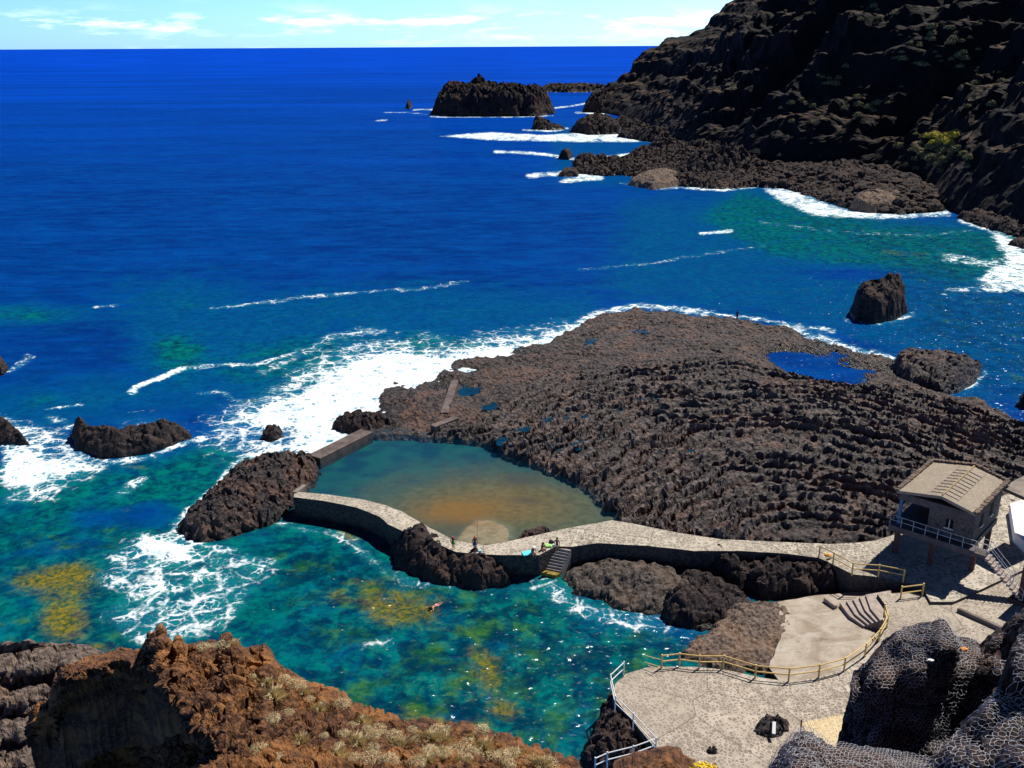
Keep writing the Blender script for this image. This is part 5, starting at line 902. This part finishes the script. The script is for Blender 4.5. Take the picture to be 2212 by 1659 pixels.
def person(label, loc, rz, H, pose, skin, wear, over=None):
    J = {}
    for k, p in pose.items():
        if k in ('sh', 'el', 'wr', 'hip', 'kn', 'an', 'toe'): J[k + 'R'] = Vector(p); J[k + 'L'] = Vector((-p[0], p[1], p[2]))
        else: J[k] = Vector(p)
    for k, p in (over or {}).items(): J[k] = Vector(p)
    rad = dict(pelvis=.075, waist=.066, chest=.08, neck=.03, head=.058, top=.04, sh=.036, el=.024, wr=.018, hip=.05, kn=.034, an=.022, toe=.017)
    V, E, Rr, idx = [], [], [], {}
    def add(n, p, r, par):
        idx[n] = len(V); V.append(p * H); Rr.append(r * H)
        if par: E.append((idx[par], idx[n]))
    add('pelvis', J['pelvis'], rad['pelvis'], None)
    for a, b in (('waist', 'pelvis'), ('chest', 'waist'), ('neck', 'chest'), ('head', 'neck'), ('top', 'head')): add(a, J[a], rad[a], b)
    for s in 'RL':
        for a, b in (('sh', 'chest'), ('el', 'sh' + s), ('wr', 'el' + s)): add(a + s, J[a + s], rad[a], b)
        d = (J['wr' + s] - J['el' + s]).normalized(); side = d.cross(Vector((0, 1, .3))).normalized(); pm = J['wr' + s] + d * .045; add('palm' + s, pm, .017, 'wr' + s)
        for k, L in enumerate((.036, .044, .046, .042, .034)):
            o = side * (.012 * (k - 2)); add(f'f{k}{s}', pm + o + d * (L * .5 if k else .008) + (side * -.014 if k == 0 else Vector()), .0052, 'palm' + s); add(f'g{k}{s}', pm + o * 1.25 + d * (L if k else .03) + (side * -.022 if k == 0 else Vector((0, .006, 0))), .0042, f'f{k}{s}')
        for a, b in (('hip', 'pelvis'), ('kn', 'hip' + s), ('an', 'kn' + s), ('toe', 'an' + s)): add(a + s, J[a + s], rad[a], b)
    me = bpy.data.meshes.new('person'); me.from_pydata(V, E, []); me.materials.append(M[skin]); o = bpy.data.objects.new('person', me); COL.objects.link(o)
    m = o.modifiers.new('skin', 'SKIN'); m.use_smooth_shade = True
    for k, sv in enumerate(me.skin_vertices[0].data): sv.radius = (Rr[k], Rr[k]); sv.use_root = k == 0
    o.modifiers.new('sub', 'SUBSURF').levels = 1; o.modifiers['sub'].render_levels = 1
    o.location = loc; o.rotation_euler = (0, 0, rz); tag(o, label, 'person')
    def t(name, chains, mat):
        m = MB()
        for ch in chains: m.tube([p * H for p, r in ch], [r * H for p, r in ch], 10)
        c = m.build(name, M[mat], o, True); return c
    pv, ws, ch = J['pelvis'], J['waist'], J['chest']; up = (J['top'] - J['head']).normalized()
    for kind, mat in wear:
        if kind in ('shorts', 'trousers'):
            e = .62 if kind == 'shorts' else 1.6
            ch_ = [[(pv.lerp(ws, .55), .078), (pv, .092), (pv.lerp(J['hipR'], .8) * .5 + pv.lerp(J['hipL'], .8) * .5 - Vector((0, 0, .03)), .075)]]
            for s in 'RL':
                l = [(J['hip' + s], .066), (J['hip' + s].lerp(J['kn' + s], .62), .058)]
                if kind == 'trousers': l += [(J['kn' + s], .05), (J['kn' + s].lerp(J['an' + s], .9), .04)]
                ch_.append(l)
            t(kind, ch_, mat)
        if kind == 'shirt': t('shirt', [[(pv.lerp(ws, .4), .08), (ws, .08), (ch, .098), (ch.lerp(J['neck'], .7), .06)]] + [[(J['sh' + s], .046), (J['sh' + s].lerp(J['el' + s], .6), .036)] for s in 'RL'], mat)
        if kind == 'swimsuit': t('swimsuit', [[(pv.lerp(ws, .2), .08), (pv, .084), (pv - Vector((0, 0, .04)), .05)], [(ch - (ch - ws) * .25, .083), (ch, .088), (ch + (J['neck'] - ch) * .2, .08)]], mat)
        if kind in ('cap', 'hat', 'hair'):
            r = {'cap': .066, 'hat': .068, 'hair': .067}[kind]; l = [(J['head'] + up * .002 - Vector((0, .012, 0)), r * .98), (J['head'] + up * .035 - Vector((0, .008, 0)), r), (J['head'] + up * .062, r * .8), (J['head'] + up * .08, r * .3)]
            c = [l]
            if kind == 'hair': c.append([(J['head'] - Vector((0, .045, -.01)), .05), (J['neck'] - Vector((0, .04, 0)), .045), (J['neck'] - Vector((0, .045, .06)), .02)])
            if kind == 'hat': c.append([(J['head'] + up * .03, .105), (J['head'] + up * .038, .10)])
            if kind == 'cap': c.append([(J['head'] + up * .03 + Vector((0, .05, 0)), .045), (J['head'] + up * .025 + Vector((0, .105, 0)), .03)])
            t(kind, c, mat)
    # face: eyes, nose, mouth, ears
    m = MB(); f = Vector((0, 1, 0)); hd = J['head']
    for s in (-1, 1): m.box((hd + f * .054 + Vector((s * .02, 0, .008))) * H, (.012 * H, .006 * H, .006 * H))
    m.box((hd + f * .052 + Vector((0, 0, -.03))) * H, (.024 * H, .006 * H, .005 * H)); m.build('face', M['hair'], o)
    m = MB(); m.tube([(hd + f * .053 + Vector((0, 0, .006))) * H, (hd + f * .068 + Vector((0, 0, -.012))) * H], [.006 * H, .010 * H], 6)
    for s in (-1, 1): m.tube([(hd + Vector((s * .054, 0, -.008))) * H, (hd + Vector((s * .060, -.006, .012))) * H], .009 * H, 6)
    m.build('nose', M[skin], o, True); return o
z = WALKZ
person('boy in a red cap and bright green shorts standing on the walkway', P(979, 1186, z), R(165), 1.40, STAND, 'skin_dark', [('shorts', 'green'), ('cap', 'red')], dict(elR=(.16, .04, .66), wrR=(.10, .14, .60)))
b2 = P(1026, 1189, z); person('boy in a red cap and blue trousers holding a fishing rod upright', b2, R(205), 1.52, STAND, 'skin_dark', [('trousers', 'blue'), ('cap', 'red')], dict(elL=(-.15, .06, .66), wrL=(-.10, .20, .66)))
m = MB(); a = Vector(tuple(P(1031, 1168, z + .95))); m.tube([a + Vector((0, 0, -.45)), a, a + Vector((.04, .02, 2.3))], [.02, .018, .007], 5); tag(m.build('fishing_rod', M['rod']), 'thin dark fishing rod held upright by the boy in blue', 'fishing rod')
m = MB(); c = P(1037, 1195, z); m.tube([c, c + np.array([0, 0, .32])], [.13, .17], 12); m.tube([c + np.array([-.17, 0, .32]), c + np.array([-.1, 0, .46]), c + np.array([.1, 0, .46]), c + np.array([.17, 0, .32])], .012, 4); tag(m.build('bucket', M['teal_plastic']), 'pale teal bucket at the feet of the boy in blue', 'bucket')
person('person in a white hat sitting on the wall edge with legs hanging', P(1151, 1195, z), R(200), 1.62, SIT, 'skin', [('swimsuit', 'black'), ('hat', 'white_cloth')])
person('dark haired person in a swimsuit sitting beside the top of the stone steps', P(1171, 1187, z), R(215), 1.62, SIT, 'skin', [('swimsuit', 'maroon'), ('hair', 'hair')])
person('person in a maroon swimsuit standing on the upper stone steps', P(1203, 1193, 2.0), R(175), 1.60, STAND, 'skin', [('swimsuit', 'maroon'), ('hair', 'hair')])
sh = bvh_of(shelf); h = ground_at(sh, 1592, 690)
h = h if h is not None else Vector(tuple(P(1592, 690, .8)))
person('distant angler in dark blue clothes standing at the outer edge of the lava shelf', h, R(20), 1.68, STAND, 'skin_dark', [('trousers', 'navy'), ('shirt', 'navy'), ('hair', 'hair')])
person('lone swimmer face down in the green water of the cove', P(940, 1308, .05), R(140), 1.65, SWIM, 'skin', [('shorts', 'pink'), ('hair', 'hair')])
m = MB(); q = PL([(1126, 1193), (1147, 1188), (1148, 1198), (1131, 1201)], z + .05); m.prism([Vector((e[0], e[1], 0)) for e in q][::-1], z + .015, z + .10); o = m.build('air_mattress', M['cyan']); o.modifiers.new('b', 'BEVEL').width = .03; tag(o, 'light cyan air mattress lying on the walkway beside the seated bather', 'air mattress')
def bundle(name, c, r, mat, label, cat, seed):
    o = boulder_mesh(name, seed, mat); o.location = c; o.scale = r; return tag(o, label, cat)
bundle('beach_bag', P(1191, 1172, z + .25), (.30, .26, .42), 'black', 'black beach bag on the walkway behind the bathers', 'bag', 31)
bundle('towel', P(1185, 1178, z + .12), (.42, .34, .22), 'lime', 'crumpled lime green and white towel next to the black bag', 'towel', 32)
bundle('towel', P(1195, 1177, z + .12), (.22, .2, .2), 'white_cloth', 'small white towel tucked against the black bag', 'towel', 33)
bundle('cloth_bundle', P(1788, 1199, W + .75), (.36, .20, .22), 'orange', 'orange tan bundle hung on the lower rail of the walkway fence', 'bundle', 34)
bundle('litter', Q(2082, 1402, 16.2), (.09, .06, .05), 'orange', 'orange scrap caught in the netting behind the boulder', 'litter', 35)
bundle('litter', Q(2010, 1426, 15.2), (.07, .035, .03), 'white_cloth', 'small white scrap caught in the netting on the boulder', 'litter', 36)
